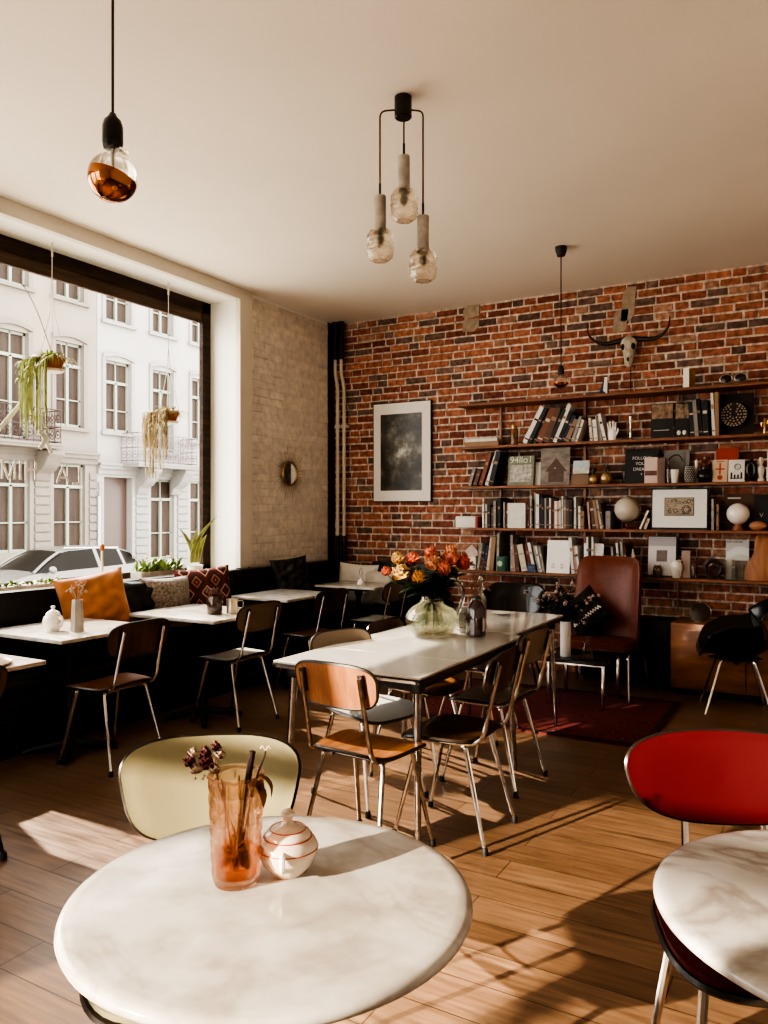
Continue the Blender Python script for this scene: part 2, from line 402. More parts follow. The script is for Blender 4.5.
# bricks laid one by one
def brickwork(name, u0, u1, z0, z1, put, colour, mortar, mat, bh=.072, joint=.015, depth=.008, jit=.004, skip=None):
    mb = MB(); mb.col = mortar
    put(mb, u0, u1, z0, z1, 0, 0)
    rnd = random.Random(11); z = z0; row_ = 0
    while z < z1 - .01:
        h = bh * rnd.uniform(.95, 1.05); zt = min(z + h - joint, z1 - .002)
        u = u0 + (0 if row_ % 2 else -.07) - rnd.uniform(0, .06)
        while u < u1:
            L = rnd.choice([.20, .22, .19, .10, .095, .21, .15, .105])
            a, b_ = max(u, u0 + .001), min(u + L, u1 - .001)
            if b_ - a > .02 and zt - z > .015:
                mb.col = colour(rnd, (a + b_) / 2, z)
                put(mb, a, b_, z + rnd.uniform(-.002, .002), zt + rnd.uniform(-.003, .002), depth + rnd.uniform(-jit, jit), rnd.uniform(-.003, .003))
            u += L + joint * rnd.uniform(.7, 1.4)
        z += h; row_ += 1
    return mb.build(name, mat, smooth=False, colors=True, merge=False)
def put_back(mb, a, b_, c, d, dep, sk):
    if dep == 0: mb.bb(a, b_, YB, YB + .1, c, d); return
    y0 = YB; y1 = YB - dep; e = .004
    r4 = [random.uniform(-.005, .003) for _ in range(8)]
    vs = [(a, y0, c), (b_, y0, c), (b_, y0, d), (a, y0, d), (a + e + r4[0], y1, c + e + sk - r4[1]), (b_ - e - r4[2], y1 + sk, c + e - r4[3]), (b_ - e - sk - r4[4], y1, d - e + r4[5]), (a + e + r4[6], y1 - sk, d - e + sk + r4[7])]
    mb.add(vs, [(4, 5, 6, 7), (0, 1, 5, 4), (1, 2, 6, 5), (2, 3, 7, 6), (3, 0, 4, 7)])
def red_brick(r_, u, z):
    k = r_.random(); base = (.43, .165, .112)
    if k < .30: base = (.52, .215, .135)
    elif k < .50: base = (.31, .115, .080)
    elif k < .62: base = (.27, .17, .135)
    elif k < .70: base = (.22, .14, .115)
    elif k < .78: base = (.52, .29, .20)
    f = r_.uniform(.8, 1.15); return tuple(c * f for c in base)
M['brick'] = vcol('red_brick', .85, .55, 22, .9)
bw = brickwork('wall_back', XL, XR, 0, H_C, put_back, red_brick, (.74, .63, .53), M['brick']); bw['kind'] = 'structure'
def put_left(mb, a, b_, c, d, dep, sk):
    if dep == 0: mb.bb(XL - .02, XL + .004, a, b_, c, d); return
    x0 = XL + .004; x1 = XL + .004 + dep * .6; e = .006
    vs = [(x0, a, c), (x0, b_, c), (x0, b_, d), (x0, a, d), (x1, a + e, c + e), (x1 + sk, b_ - e, c + e + sk), (x1, b_ - e, d - e), (x1 - sk, a + e + sk, d - e)]
    mb.add(vs, [(4, 5, 6, 7), (0, 1, 5, 4), (1, 2, 6, 5), (2, 3, 7, 6), (3, 0, 4, 7)])
def cream_brick(r_, u, z):
    f = r_.uniform(.9, 1.04); return (.78 * f, .72 * f, .64 * f)
M['paintbrick'] = vcol('painted_brick', .6, .10, 16, .6)
pw = brickwork('wall_left_brickwork', 5.56, YB - .13, 0, H_C - .03, put_left, cream_brick, (.74, .68, .60), M['paintbrick'], joint=.008); pw['kind'] = 'structure'
# rough dark strip where the painted brick ends in the corner, then the gap by the casing
struct(MB().bb(XL + .002, XL + .012, YB - .13, YB, 0, H_C), 'trim_3', P('dark_corner_strip', (.10, .05, .035), .9, noise=(18, .6), bump=(20, .8)), smooth=False)
struct(MB().bb(XL - .01, XL + .008, 5.54, 5.56, .9, H_C), 'trim_4', P('gap_shadow', (.05, .035, .025), .9), smooth=False)  # strip coloured dark to stand for the shade in the gap
# mortar patches where a beam was
mb = MB()
for (x, z, w, h) in [(-3.02, 3.33, .14, .22), (-1.53, 3.27, .09, .26), (-1.60, 3.13, .10, .17)]:
    pts = [(x + math.cos(a) * w / 2 * random.uniform(.8, 1.2), z + math.sin(a) * h / 2 * random.uniform(.8, 1.1)) for a in [.5 + 2 * PI * i / 10 for i in range(10)]]
    pts = [(x + (.8 * w * (1 if p[0] > x else -1) + (p[0] - x)) / 2 * .9 + (p[1] - z) * .25, z + (h * .8 * (1 if p[1] > z else -1) + (p[1] - z)) / 2 * .9) for p in pts]
    mb.add([(p[0], YB - .012, p[1]) for p in pts] + [(p[0], YB, p[1]) for p in pts], [tuple(range(10))] + [(i, (i + 1) % 10, 10 + (i + 1) % 10, 10 + i) for i in range(10)])
struct(mb, 'trim_5', P('mortar_patch', (.46, .36, .27), .9, noise=(18, .3), bump=(25, .8)))

# heating pipes in the corner
for x, nm in ((-4.515, 'left'), (-4.435, 'right')):
    t = thing('wall_pipe', 'cream vertical pipe in the corner, %s one of the pair' % nm, 'pipe', (x, YB - .09, 0), group='pair of pipes in the corner')
    k = .03 if nm == 'left' else .035
    MB().tube(bez([(0, 0, 1.18), (0, 0, 1.6), (0, 0, 2.55), (0, 0, 2.75), (-k, 0, 2.92), (-k, 0, 3.08)]), .019, 10).build('pipe', P('cream_pipe', (.62, .54, .43), .45), t)
    MB().tube([(-k, 0, 3.06), (-k, 0, H_C)], .03, 10).build('black_upper_sleeve', M['black'], t)
    MB().tube([(0, 0, 0.0), (0, 0, 1.2)], .026, 10).build('black_lower_sleeve', M['black'], t)
    MB().box((0, .02, 2.35), (.07, .06, .03)).build('clip', M['casing'], t, smooth=False)

# ------------------------------------------------------------------ outside: street, car, two townhouses
struct(MB().bb(-40, XL - .43, -30, 60, -1.1, -.9), 'ground_street', P('grey_setts', (.62, .57, .50), .8, noise=(8, .3)), smooth=False)
struct(MB().bb(-22.2, -19.6, -30, 60, -.9, -.78), 'trim_6', P('pavement', (.45, .41, .36), .8, noise=(3, .2)), smooth=False)
XF = -22.0
WPANE = P('curtained_pane', (.07, .05, .04), .4, spec=.15, noise=(1.2, .35), stretch=(1, 4, .5))
WFR = P('sage_window_frame', (.25, .265, .22), .5)
DARKV = P('dark_room', (.09, .06, .05), .3)
COLS = [(12.5, 13.55), (14.6, 15.66), (16.66, 17.76), (18.68, 19.82), (20.84, 21.9), (22.9, 24.0)]
def house(name, label, y0, y1, cols, wallc, bal, door=None):
    t = thing(name, label, 'building', (XF, y0, 0))
    wm = P(name + '_render', wallc, .85, noise=(.8, .12), bump=(12, .15))
    tm = P(name + '_moulding', tuple(c * .84 for c in wallc), .8, noise=(3, .12))
    ops = []
    for (a, b_) in cols:
        a -= y0; b_ -= y0
        g0, g1 = (.18, 3.05) if y0 < 15 else (-.35, 2.68)
        ops.append((a - .05, b_ + .08, g0, g1))
        ops.append((a, b_, 3.75 if (a + y0, b_ + y0) in bal else 4.30, 7.10 if y0 < 15 else 6.80)); ops.append((a, b_, 8.55 if y0 < 15 else 8.20, 10.35 if y0 < 15 else 9.95))
    mb = MB(); holes(mb, 0, y1 - y0, -.9, 13.0, ops, lambda m_, a, b_, c, d: m_.bb(-.35, 0, a, b_, c, d))
    mb.build('wall', wm, t, smooth=False)
    MB().bb(-3, -.3, 0, y1 - y0, -.9, 13).build('house_body', DARKV, t, smooth=False)
    mb = MB()   # string course, cornice and rusticated ground floor joints
    zc = 3.42 if y0 < 15 else 3.12
    mb.bb(0, .16, 0, y1 - y0, zc - .16, zc); mb.bb(0, .08, 0, y1 - y0, zc - .34, zc - .16); mb.bb(0, .22, 0, y1 - y0, zc - .03, zc + .05)
    mb.bb(0, .5, 0, y1 - y0, 12.2, 12.6)
    mb.build('cornice', tm, t, smooth=False)
    jm = MB(); z = zc - .62
    while z > -.7:
        edges = [0] + [e for o in sorted(ops) if o[3] < 3.2 for e in (o[0] - .12, o[1] + .12)] + [y1 - y0]
        for i in range(0, len(edges) - 1, 2):
            if edges[i + 1] - edges[i] > .12: jm.bb(0, .06, edges[i] + .03, edges[i + 1] - .03, z - .25, z)
        z -= .29
    jm.build('rusticated_blocks', tm, t, bevel=.015, seg=1)
    for i, (a, b_, c, d) in enumerate(ops):
        isdoor = door is not None and abs(a + y0 + .05 - door) < .1 and d < 3.2
        if isdoor:
            m1 = MB(); m1.bb(-.9, -.85, a, (a + b_) / 2 + .1, c, d - .5); m1.bb(-.85, -.80, a + .1, (a + b_) / 2, c + .2, c + 1.4)
            m1.build('door', P('green_grey_door', (.17, .17, .12), .5), t, smooth=False)
            m1 = MB(); m1.bb(-.88, -.84, a, b_, c, d); m1.build('door_recess', P('hall_brown', (.09, .065, .05), .6), t, smooth=False)
            continue
        fr = MB(); w = b_ - a; x0, x1 = -.22, -.14
        fr.bb(x0, x1, a, a + .07, c, d); fr.bb(x0, x1, b_ - .07, b_, c, d); fr.bb(x0, x1, a, b_, d - .08, d); fr.bb(x0, x1, a, b_, c, c + .09)
        fr.bb(x0, x1 + .03, (a + b_) / 2 - .045, (a + b_) / 2 + .05, c, d - (.0 if d > 8 else .75))
        if d < 8: fr.bb(x0, x1 + .03, a, b_, d - .80, d - .70); fr.bb(x0, x1, (a + b_) / 2 - .02, (a + b_) / 2 + .02, d - .7, d)
        zz = c + (d - .8 - c) * .45 if d < 8 else c + (d - c) * .45
        fr.bb(x0, x1, a, b_, zz - .02, zz + .02)
        f = fr.build('window', WFR, t, smooth=False)
        MB().bb(-.24, -.20, a, b_, c, d).build('pane', WPANE, f, smooth=False)
        if c > 3.4:
            sr = MB(); s = .14
            sr.bb(0, .05, a - s, a, c - .05, d + .05); sr.bb(0, .05, b_, b_ + s, c - .05, d + .05)
            pts = []; q = 8
            for k in range(q + 1):
                yy = a - s + (w + 2 * s) * k / q; zz = d + .05 + .13 * math.sin(PI * k / q) * (1 if c < 8 else 0)
                pts.append((yy, zz))
            for k in range(q):
                (ya, za), (yb, zb) = pts[k], pts[k + 1]
                sr.add([(0, ya, za), (0, yb, zb), (0, yb, zb + .14), (0, ya, za + .14), (.09, ya, za), (.09, yb, zb), (.09, yb, zb + .14), (.09, ya, za + .14)],
                       [(4, 5, 6, 7), (0, 4, 7, 3), (1, 2, 6, 5), (3, 7, 6, 2), (0, 1, 5, 4)])
            sr.bb(0, .13, a - .2, b_ + .2, c - .14, c - .03)
            sr.build('window_surround', tm, t, smooth=False)
    return t, tm
def balcony(t, tm, a, b_, z, railcol, y0, top):
    a -= y0; b_ -= y0
    s_ = MB(); s_.bb(0, .95, a, b_, z - .16, z); s_.bb(0, 1.0, a - .03, b_ + .03, z - .07, z - .02)
    sl = s_.build('balcony_slab', tm, t, smooth=False)
    rl = MB(); rm = P('railing_iron', railcol, .5)
    for (p, q) in [((.9, a + .03), (.9, b_ - .03)), ((.05, a + .03), (.9, a + .03)), ((.05, b_ - .03), (.9, b_ - .03))]:
        L = math.hypot(q[0] - p[0], q[1] - p[1]); n_ = max(2, int(L / .24))
        for zz in (z + .06, z + (top - z) * .5, top):
            rl.tube([(p[0], p[1], zz), (q[0], q[1], zz)], .02, 5)
        for k in range(n_ + 1):
            u = k / n_; x = p[0] + (q[0] - p[0]) * u; y = p[1] + (q[1] - p[1]) * u
            rl.tube([(x, y, z), (x, y, top)], .014, 5)
            if k < n_:
                dx, dy = (q[0] - p[0]) / n_, (q[1] - p[1]) / n_
                for zc in (z + (top - z) * .27, z + (top - z) * .75):
                    rl.tube([(x + dx * (.5 + .38 * math.cos(g)), y + dy * (.5 + .38 * math.cos(g)), zc + .13 * math.sin(g)) for g in [2 * PI * i / 8 for i in range(8)]], .013, 4, closed=True)
                    rl.sphere((x + dx * .5, y + dy * .5, zc), .035, 6, 4)
    rl.build('railing', rm, sl)
def console(t, tm, y, z, y0, w=.42):
    y -= y0; pr = [(0, 0), (.85, 0), (.85, -.14), (.74, -.22), (.62, -.42), (.42, -.62), (.2, -.72), (.12, -.95), (0, -.98)]
    n_ = len(pr); vs = [(p[0], y - w / 2, z + p[1]) for p in pr] + [(p[0], y + w / 2, z + p[1]) for p in pr]
    MB().add(vs, [tuple(range(n_)), tuple(range(2 * n_ - 1, n_ - 1, -1))] + [(i, (i + 1) % n_, n_ + (i + 1) % n_, n_ + i) for i in range(n_)]).build('scroll_console', tm, t, bevel=.02, seg=1)
t1, tm1 = house('townhouse', 'cream townhouse on the left across the street with a long iron balcony', 11.4, 18.32, COLS[:3], (.225, .195, .165), [COLS[0], COLS[1]])
balcony(t1, tm1, 11.8, 16.22, 3.60, (.045, .022, .018), 11.4, 4.66)
console(t1, tm1, 16.12, 3.40, 11.4, .55); console(t1, tm1, 13.0, 3.40, 11.4, .55)
t2, tm2 = house('townhouse', 'white townhouse on the right across the street with a small balcony', 18.34, 26.0, COLS[3:], (.31, .295, .28), [COLS[4]], door=18.68)
balcony(t2, tm2, 19.32, 22.3, 3.22, (.16, .12, .12), 18.34, 4.25)
console(t2, tm2, 20.3, 3.06, 18.34, .5); console(t2, tm2, 22.0, 3.06, 18.34, .5)
MB().tube([(.1, 18.33 - 18.34 + .0, -.9), (.1, 0, 2.0)], .05, 8).build('drainpipe', P('pale_blue_drainpipe', (.42, .47, .50), .5), t2)

# parked car: lofted from stations along its length (front points towards -y)
car = thing('car', 'silver grey estate car parked across the street', 'car', (-16.4, 10.05, -.9))
CB = P('silver_car_paint', (.15, .14, .13), .35, .3, coat=.8); CG = P('car_window_glass', (.014, .012, .010), .25, spec=.1)
ST = [  # y, half width, sill z, belt z, roof z, roof half width
 (0.0, .62, .42, .62, .63, .55), (.10, .80, .30, .70, .72, .62), (.45, .88, .26, .80, .84, .70), (1.05, .90, .24, .92, .96, .74), (1.25, .90, .24, .95, .99, .74),
 (2.0, .91, .24, .97, 1.42, .60), (2.25, .91, .24, .98, 1.47, .62), (2.95, .91, .24, .99, 1.50, .62), (3.05, .91, .24, 1.0, 1.50, .62), (3.72, .90, .24, 1.02, 1.46, .60),
 (3.80, .90, .24, 1.02, 1.45, .60), (4.20, .88, .28, 1.04, 1.34, .56), (4.42, .84, .34, 1.02, 1.08, .66), (4.50, .72, .40, .80, .84, .60)]
vs = []; 
for (y, w, s_, b_, r_, rw) in ST:
    vs += [(w * .92, y, s_), (w, y, s_ + .2), (w, y, (s_ + b_) / 2 + .1), (w * .96, y, b_), (rw, y, r_ - .05), (rw * .8, y, r_), (0, y, r_ + .02),
           (-rw * .8, y, r_), (-rw, y, r_ - .05), (-w * .96, y, b_), (-w, y, (s_ + b_) / 2 + .1), (-w, y, s_ + .2), (-w * .92, y, s_)]
body = MB(); gl = MB(); K = 13
fb = []; fg = []
for i in range(len(ST) - 1):
    for j in range(K - 1):
        f = (i * K + j, (i + 1) * K + j, (i + 1) * K + j + 1, i * K + j + 1)
        side = j in (3, 8); wind = (i == 4 and j in (4, 5, 6, 7)) or (i == 11 and j in (4, 5, 6, 7))
        (fg if (side and i in (4, 5, 6, 8, 10)) or wind else fb).append(f)
fb.append(tuple(range(K))[::-1]); fb.append(tuple((len(ST) - 1) * K + j for j in range(K)))
body.add(vs, fb); gl.add(vs, fg)
body.build('body', CB, car, angle=35); gl.build('window_glass', CG, car)
for x in (-.84, .84):
    for y in (.85, 3.6):
        w_ = MB().lathe([(.0, -.1), (.2, -.1), (.31, -.1), (.33, -.06), (.33, .06), (.31, .1), (.2, .1), (0, .1)], 20, M=Matrix.Translation((x, y, .33)) @ Matrix.Rotation(PI / 2, 4, 'Y')).build('wheel', M['rubber'], car)
for x in (-.66, .66): MB().sphere((x, .10, .66), .13, 12, 8, sq=(1.3, .8, .7)).build('headlight', P('headlight', (.8, .8, .8), .1, .3), car)
for x in (-1.0, 1.0): MB().sphere((x, 1.55, 1.02), .1, 10, 6, sq=(1.2, .7, .9)).build('wing_mirror', CB, car)
for x in (-1, 1):
    MB().tube(bez([(x * .77, 1.22, .96), (x * .69, 1.62, 1.22), (x * .60, 2.02, 1.41)]), .035, 6).build('windscreen_pillar', CB, car)
MB().tube([(.56, 2.2, 1.49), (.56, 3.8, 1.44)], .02, 6).build('roof_rail', M['chrome'], car)
for x in (.93, -.93): MB().box((x, 2.3, .78), (.02, .16, .03)).build('door_handle', M['chrome'], car)

# painted lettering on the window glass, read mirrored from indoors
lt = MB(); xg = XL - .36
def yy(px): return 3.33 + px * .00818
def zz(py): return 1.81 - (py - 460) * .00632
def stroke(a, b_, w=.010):
    pa, pb = Vector((xg, yy(a[0]), zz(a[1]))), Vector((xg, yy(b_[0]), zz(b_[1]))); q = pb - pa
    lt.box(tuple((pa + pb) / 2), (.003, q.length + w * .8, w * 1.6), M=Matrix.Rotation(math.atan2(q.z, q.y), 4, 'X'))
T_, B_ = 460, 480
for s_ in [((2, B_), (2, T_)), ((2, T_), (8, B_)), ((8, B_), (14, T_)), ((14, T_), (14, B_)), ((19, T_), (19, B_)), ((24.5, T_), (24.5, B_)), ((34, T_), (34, B_)), ((24.5, 469), (34, 469)),
           ((56, 482), (62, 463)), ((62, 463), (68, 482)), ((58, 476), (66, 476)), ((80, 463), (80, 483)), ((80, 483), (73, 483)), ((-18, T_), (-18, B_)), ((-10, T_), (-10, B_))]: stroke(*s_)
for s_ in [((22, 392), (-3, 430)), ((25, 392), (50, 447)), ((38, 425), (46, 432)), ((39, 443), (44, 432))]: stroke(*s_, w=.020)
tag(lt.build('window_lettering', P('white_window_paint', (.95, .94, .9), .6, sub=.3)), 'thin white mirrored lettering painted on the big window glass', 'lettering')
# ------------------------------------------------------------------ chairs
def bent(w, h, zc, y0, lean, curve):
    """map plate coordinates to a backrest bent round the sitter"""
    def fn(u, v):
        y = y0 - v * math.sin(lean) + curve * (u / (w / 2)) ** 2
        s_ = -2 * curve * u / (w / 2) ** 2
        nr = Vector((s_, 1, math.sin(lean))).normalized()
        return (u, y, zc + v * math.cos(lean)), nr
    return fn
def seatmap(z0, roll=.03, dish=.012):
    def fn(u, v):
        z = z0 - dish * (1 - (u / .2) ** 2) * (1 - (v / .2) ** 2) - roll * max(0, (v - .08) / .12) ** 2 + .02 * max(0, (-v - .12) / .08) ** 2
        return (u, v, z), Vector((0, 0, 1))
    return fn
def outline_tube(outline, fn, off, k=1.0):
    out = []
    for (u, v) in outline:
        p, nr = fn(u * k, v * k); out.append(Vector(p) + Vector(nr) * off)
    return out
def cafe_chair(label, x, y, ang, seat, back, top=.84, bw=.40, bh=.185, frame=None, group='tube framed laminate chairs'):
    t = thing('cafe_chair', label, 'chair', (x, y, 0), rad(ang) , group=group)
    fm = frame or M['chrome']
    so = se(.40, .40, 40, 3.6, .06); sf = seatmap(.462)
    so = [(u, v) for (u, v) in so]
    s_ = MB().plate(so, sf, .014).build('seat', seat, t)
    MB().tube(outline_tube(so, sf, -.002), .0085, 6, closed=True).build('edge_trim', M['edge'], s_)
    bo = se(bw, bh, 40, 3.4, .04); zc = top - bh / 2; bf = bent(bw, bh, zc, -.255, rad(13), .022)
    bk = MB().plate(bo, bf, .012).build('backrest', back, t)
    MB().tube(outline_tube(bo, bf, 0), .0075, 6, closed=True).build('edge_trim', M['edge'], bk)
    for sx in (-1, 1):
        up = fillet([(sx * .145, -.278, top - .045), (sx * .150, -.232, .60), (sx * .155, -.20, .455), (sx * .155, -.05, .437), (sx * .15, .13, .437)], .06)
        MB().tube(up, .0095, 8).build('upright', fm, t)
        MB().box((sx * .1455, -.262, zc + .01), (.022, .014, bh * .55), M=Matrix.Rotation(rad(13), 4, 'X')).build('bracket', M['edge'], t, bevel=.004)
    MB().tube([(-.15, .11, .437), (.15, .11, .437)], .0085, 8).build('seat_rail', fm, t)
    MB().tube([(-.155, -.11, .437), (.155, -.11, .437)], .0085, 8).build('seat_rail', fm, t)
    for sx, sy, a, c in ((-1, 1, .10, .20), (1, 1, .10, .20), (-1, -1, .12, .23), (1, -1, .12, .23)):
        lg = MB().tube(fillet([(sx * .10, sy * a, .437), (sx * .150, sy * a, .435), (sx * .195, sy * c, .0 + .012)], .03), [.011] * 7 + [.0085], 8).build('leg', fm, t)
        MB().lathe([(.010, 0), (.0135, .002), (.0135, .022), (.010, .032)], 10, (sx * .1955, sy * c, 0)).build('rubber_foot', M['rubber'], lg)
    return t
G1 = 'chairs round the long central table'; G2 = 'chairs along the window tables'
cafe_chair('brown wooden chair at the near end of the long table, back to the viewer', -1.705, 2.84, -4, M['wood_seat'], M['wood_chair'], top=.85, frame=M['chrome_dark'], group=G1)
cafe_chair('white seated chair tucked under the window side of the long table', -2.03, 3.40, -90 - 18, M['seat_white'], M['back_grey'], top=.82, group=G1)
cafe_chair('dark backed chair with brown seat, far side of the long table behind the grey one', -2.06, 4.02, -92, M['wood_seat'], M['wood_dark'], top=.80, group=G1)
cafe_chair('dark chair on the window side of the long table beside the rose pitcher', -2.0, 4.72, -90, M['wood_dark'], M['wood_dark'], top=.80, group=G1)
cafe_chair('dark brown chair on the near right side of the long table', -1.50, 3.24, 92, M['wood_dark'], M['wood_dark'], top=.845, group=G1)
cafe_chair('taupe seated chair with brown back, second on the right side of the long table', -1.60, 3.96, 86, M['seat_taupe'], M['back_grey'], top=.84, group=G1)
cafe_chair('brown chair with glossy moulded seat at the nearest window table', -3.64, 3.13, 90, M['wood_seat'], M['wood_dark'], top=.835, bw=.44, bh=.20, group=G2)
cafe_chair('grey backed chair with pale seat at the middle window table', -3.60, 4.16, 88, M['seat_white'], M['back_grey'], top=.84, bw=.44, bh=.20, group=G2)
cafe_chair('dark backed chair with orange brown seat at the third window table', -3.72, 5.24, 84, M['wood_seat'], M['wood_dark'], top=.83, group=G2)
cafe_chair('grey backed chair with pale seat at the corner table by the brick wall', -3.68, 6.20, 88, M['seat_white'], M['back_grey'], top=.82, group=G2)
cafe_chair('dark chair at the left edge beside the round plate', -3.23, 1.83, 88, M['wood_dark'], M['wood_dark'], top=.83, frame=M['iron'], group=G2)

def diner_chair(label, x, y, dx, dy, mat, top, bw, bh, taper, ex, edge, sd=.42, so_=0):
    t = thing('diner_chair', label, 'chair', (x, y, 0), facing(dx, dy))
    prof = lambda q: max(.15, (1 - q ** 6)) ** .5
    so = [(u_, v_ + so_) for u_, v_ in se(.45, sd, 44, 3.6, .05)]; sf = seatmap(.475, .022, .0)
    s_ = MB().plate(so, sf, .055, prof).build('seat', mat, t)
    MB().tube(outline_tube(so, sf, -.012), .011, 6, closed=True).build('piping', edge, s_)
    bo = se(bw, bh, 56, ex, taper); zc = top - bh / 2; bf = bent(bw, bh, zc, -.27, rad(12), .035)
    bk = MB().plate(bo, bf, .03, prof).build('backrest', mat, t)
    MB().tube(outline_tube(bo, bf, -.004), .0065, 6, closed=True).build('piping', edge, bk)
    for sx in (-1, 1):
        up = fillet([(sx * .10, -.285, zc), (sx * .10, -.262, top - bh), (sx * .11, -.215, .50), (sx * .12, -.17, .44), (sx * .13, .1, .435)], .06)
        MB().tube(up, .010, 8).build('upright', M['chrome'], t)
    for sx, sy in ((-1, 1), (1, 1), (-1, -1), (1, -1)):
        lg = MB().tube(fillet([(sx * .08, sy * .12, .44), (sx * .16, sy * .12, .437), (sx * .21, sy * .20, .012)], .03), .0115, 8).build('leg', M['chrome'], t)
        MB().lathe([(.011, 0), (.0145, .002), (.0145, .024), (.011, .034)], 10, (sx * .2105, sy * .2, 0)).build('rubber_foot', M['rubber'], lg)
    return t
diner_chair('cream vinyl chair facing the viewer behind the near round marble table', -1.29, 1.375, .60, -.80, M['beige'], .840, .450, .268, .13, 3.4, M['edge'], .47, .035)
diner_chair('red vinyl chair behind the round marble table on the right', -.140, 2.0, .40, -.917, M['red'], .862, .50, .235, .13, 2.6, M['edge'])

def shell_chair(label, x, y, dx, dy, legs, sc=1.0):
    t = thing('shell_armchair', label, 'chair', (x, y, 0), facing(dx, dy), group='black moulded shell armchairs')
    CL = [(.26, .40), (.20, .425), (.05, .41), (-.10, .405), (-.20, .46), (-.25, .58), (-.29, .72), (-.31, .83)]
    W = [.20, .24, .27, .285, .285, .27, .24, .17]; A = [.02, .16, .25, .26, .22, .13, .05, 0]; Fw = [0, 0, .0, .02, .06, .14, .10, .03]
    def lerp(T, v):
        k = v * (len(T) - 1); i = min(int(k), len(T) - 2); f = k - i; f = f * f * (3 - 2 * f) if False else f
        if isinstance(T[0], tuple): return tuple(T[i][j] * (1 - f) + T[i + 1][j] * f for j in range(len(T[0])))
        return T[i] * (1 - f) + T[i + 1] * f
    def fn(a, v):
        u = a * 2 - 1; c = lerp(CL, v); w = lerp(W, v)
        return (u * w * (1 + .12 * abs(u) ** 3), c[0] + lerp(Fw, v) * abs(u) ** 2.5, c[1] + lerp(A, v) * abs(u) ** 3)
    MB().grid(fn, 20, 22).build('shell', M['blackgloss'], t, solid=.012, sub=1)
    for sx, sy in ((-1, 1), (1, 1), (-1, -1), (1, -1)):
        MB().tube(fillet([(sx * .05, sy * .05, .37), (sx * .12, sy * .11, .385), (sx * .22, sy * .22, .005)], .03), .010, 8).build('leg', legs, t)
    MB().box((0, 0, .385), (.26, .26, .012), rz=PI / 4).build('mounting_plate', M['iron'], t)
    return t
shell_chair('black shell armchair on chrome legs at the right by the sideboard', -.60, 6.20, -.98, -.20, M['chrome'])
shell_chair('black shell armchair in the shade left of the rust leather chair', -2.32, 6.22, .25, -.97, M['iron'])

# rust leather easy chair
t = thing('easy_chair', 'high backed rust leather easy chair in front of the shelves', 'armchair', (-1.60, 6.30, 0), facing(-.05, -1))
bo = se(.54, .74, 48, 7, -.03)
MB().plate(bo, bent(.54, .74, .72, -.18, rad(13), .05), .085, lambda q: max(.2, 1 - q ** 8) ** .5).build('backrest', M['rust'], t)
MB().plate(se(.54, .52, 44, 6), lambda u, v: ((u, v + .06, .40 + .06 * v), Vector((0, 0, 1))), .12, lambda q: max(.25, 1 - q ** 8) ** .5).build('seat', M['rust'], t)
for sx in (-1, 1):
    MB().tube(fillet([(sx * .30, .30, .012), (sx * .285, .27, .36), (sx * .285, -.20, .30), (sx * .30, -.30, .012)], .05), .012, 8).build('leg_frame', M['chrome'], t)
MB().tube([(-.285, .1, .325), (.285, .1, .325)], .011, 8).build('cross_bar', M['chrome'], t)

def cushion_mb(w, h, th, n=26, wr=.004):
    mb = MB(); fs = []
    for side in (1, -1):
        def fn(a, b_, side=side):
            u, v = a * 2 - 1, b_ * 2 - 1
            e = (max(0, 1 - u ** 4) * max(0, 1 - v ** 4)) ** .55
            x = u * w / 2 * (1 - .07 * (1 - v * v)); z = v * h / 2 * (1 - .07 * (1 - u * u))
            return (x, side * th / 2 * e * (1 + .06 * math.sin(7 * u + 3 * v)) + wr * e * (math.sin(9 * u + 6 * v + 2 * math.sin(5 * v)) * math.sin(3.5 * v - 4 * u) + .5 * math.sin(13 * v - 6 * u)), z)
        mb.grid(fn, n, n)
    return mb
def cushion(label, name, x, y, z, rz, tilt, w, h, th, mat, piping=None, roll=0, group=None):
    t = cushion_mb(w, h, th, wr=.012 if mat in (M['orange'], M['leather']) else .004).build(name, mat)
    t.location = (x, y, z); t.rotation_euler = (tilt, roll, rz); tag(t, label, 'cushion', group)
    return t

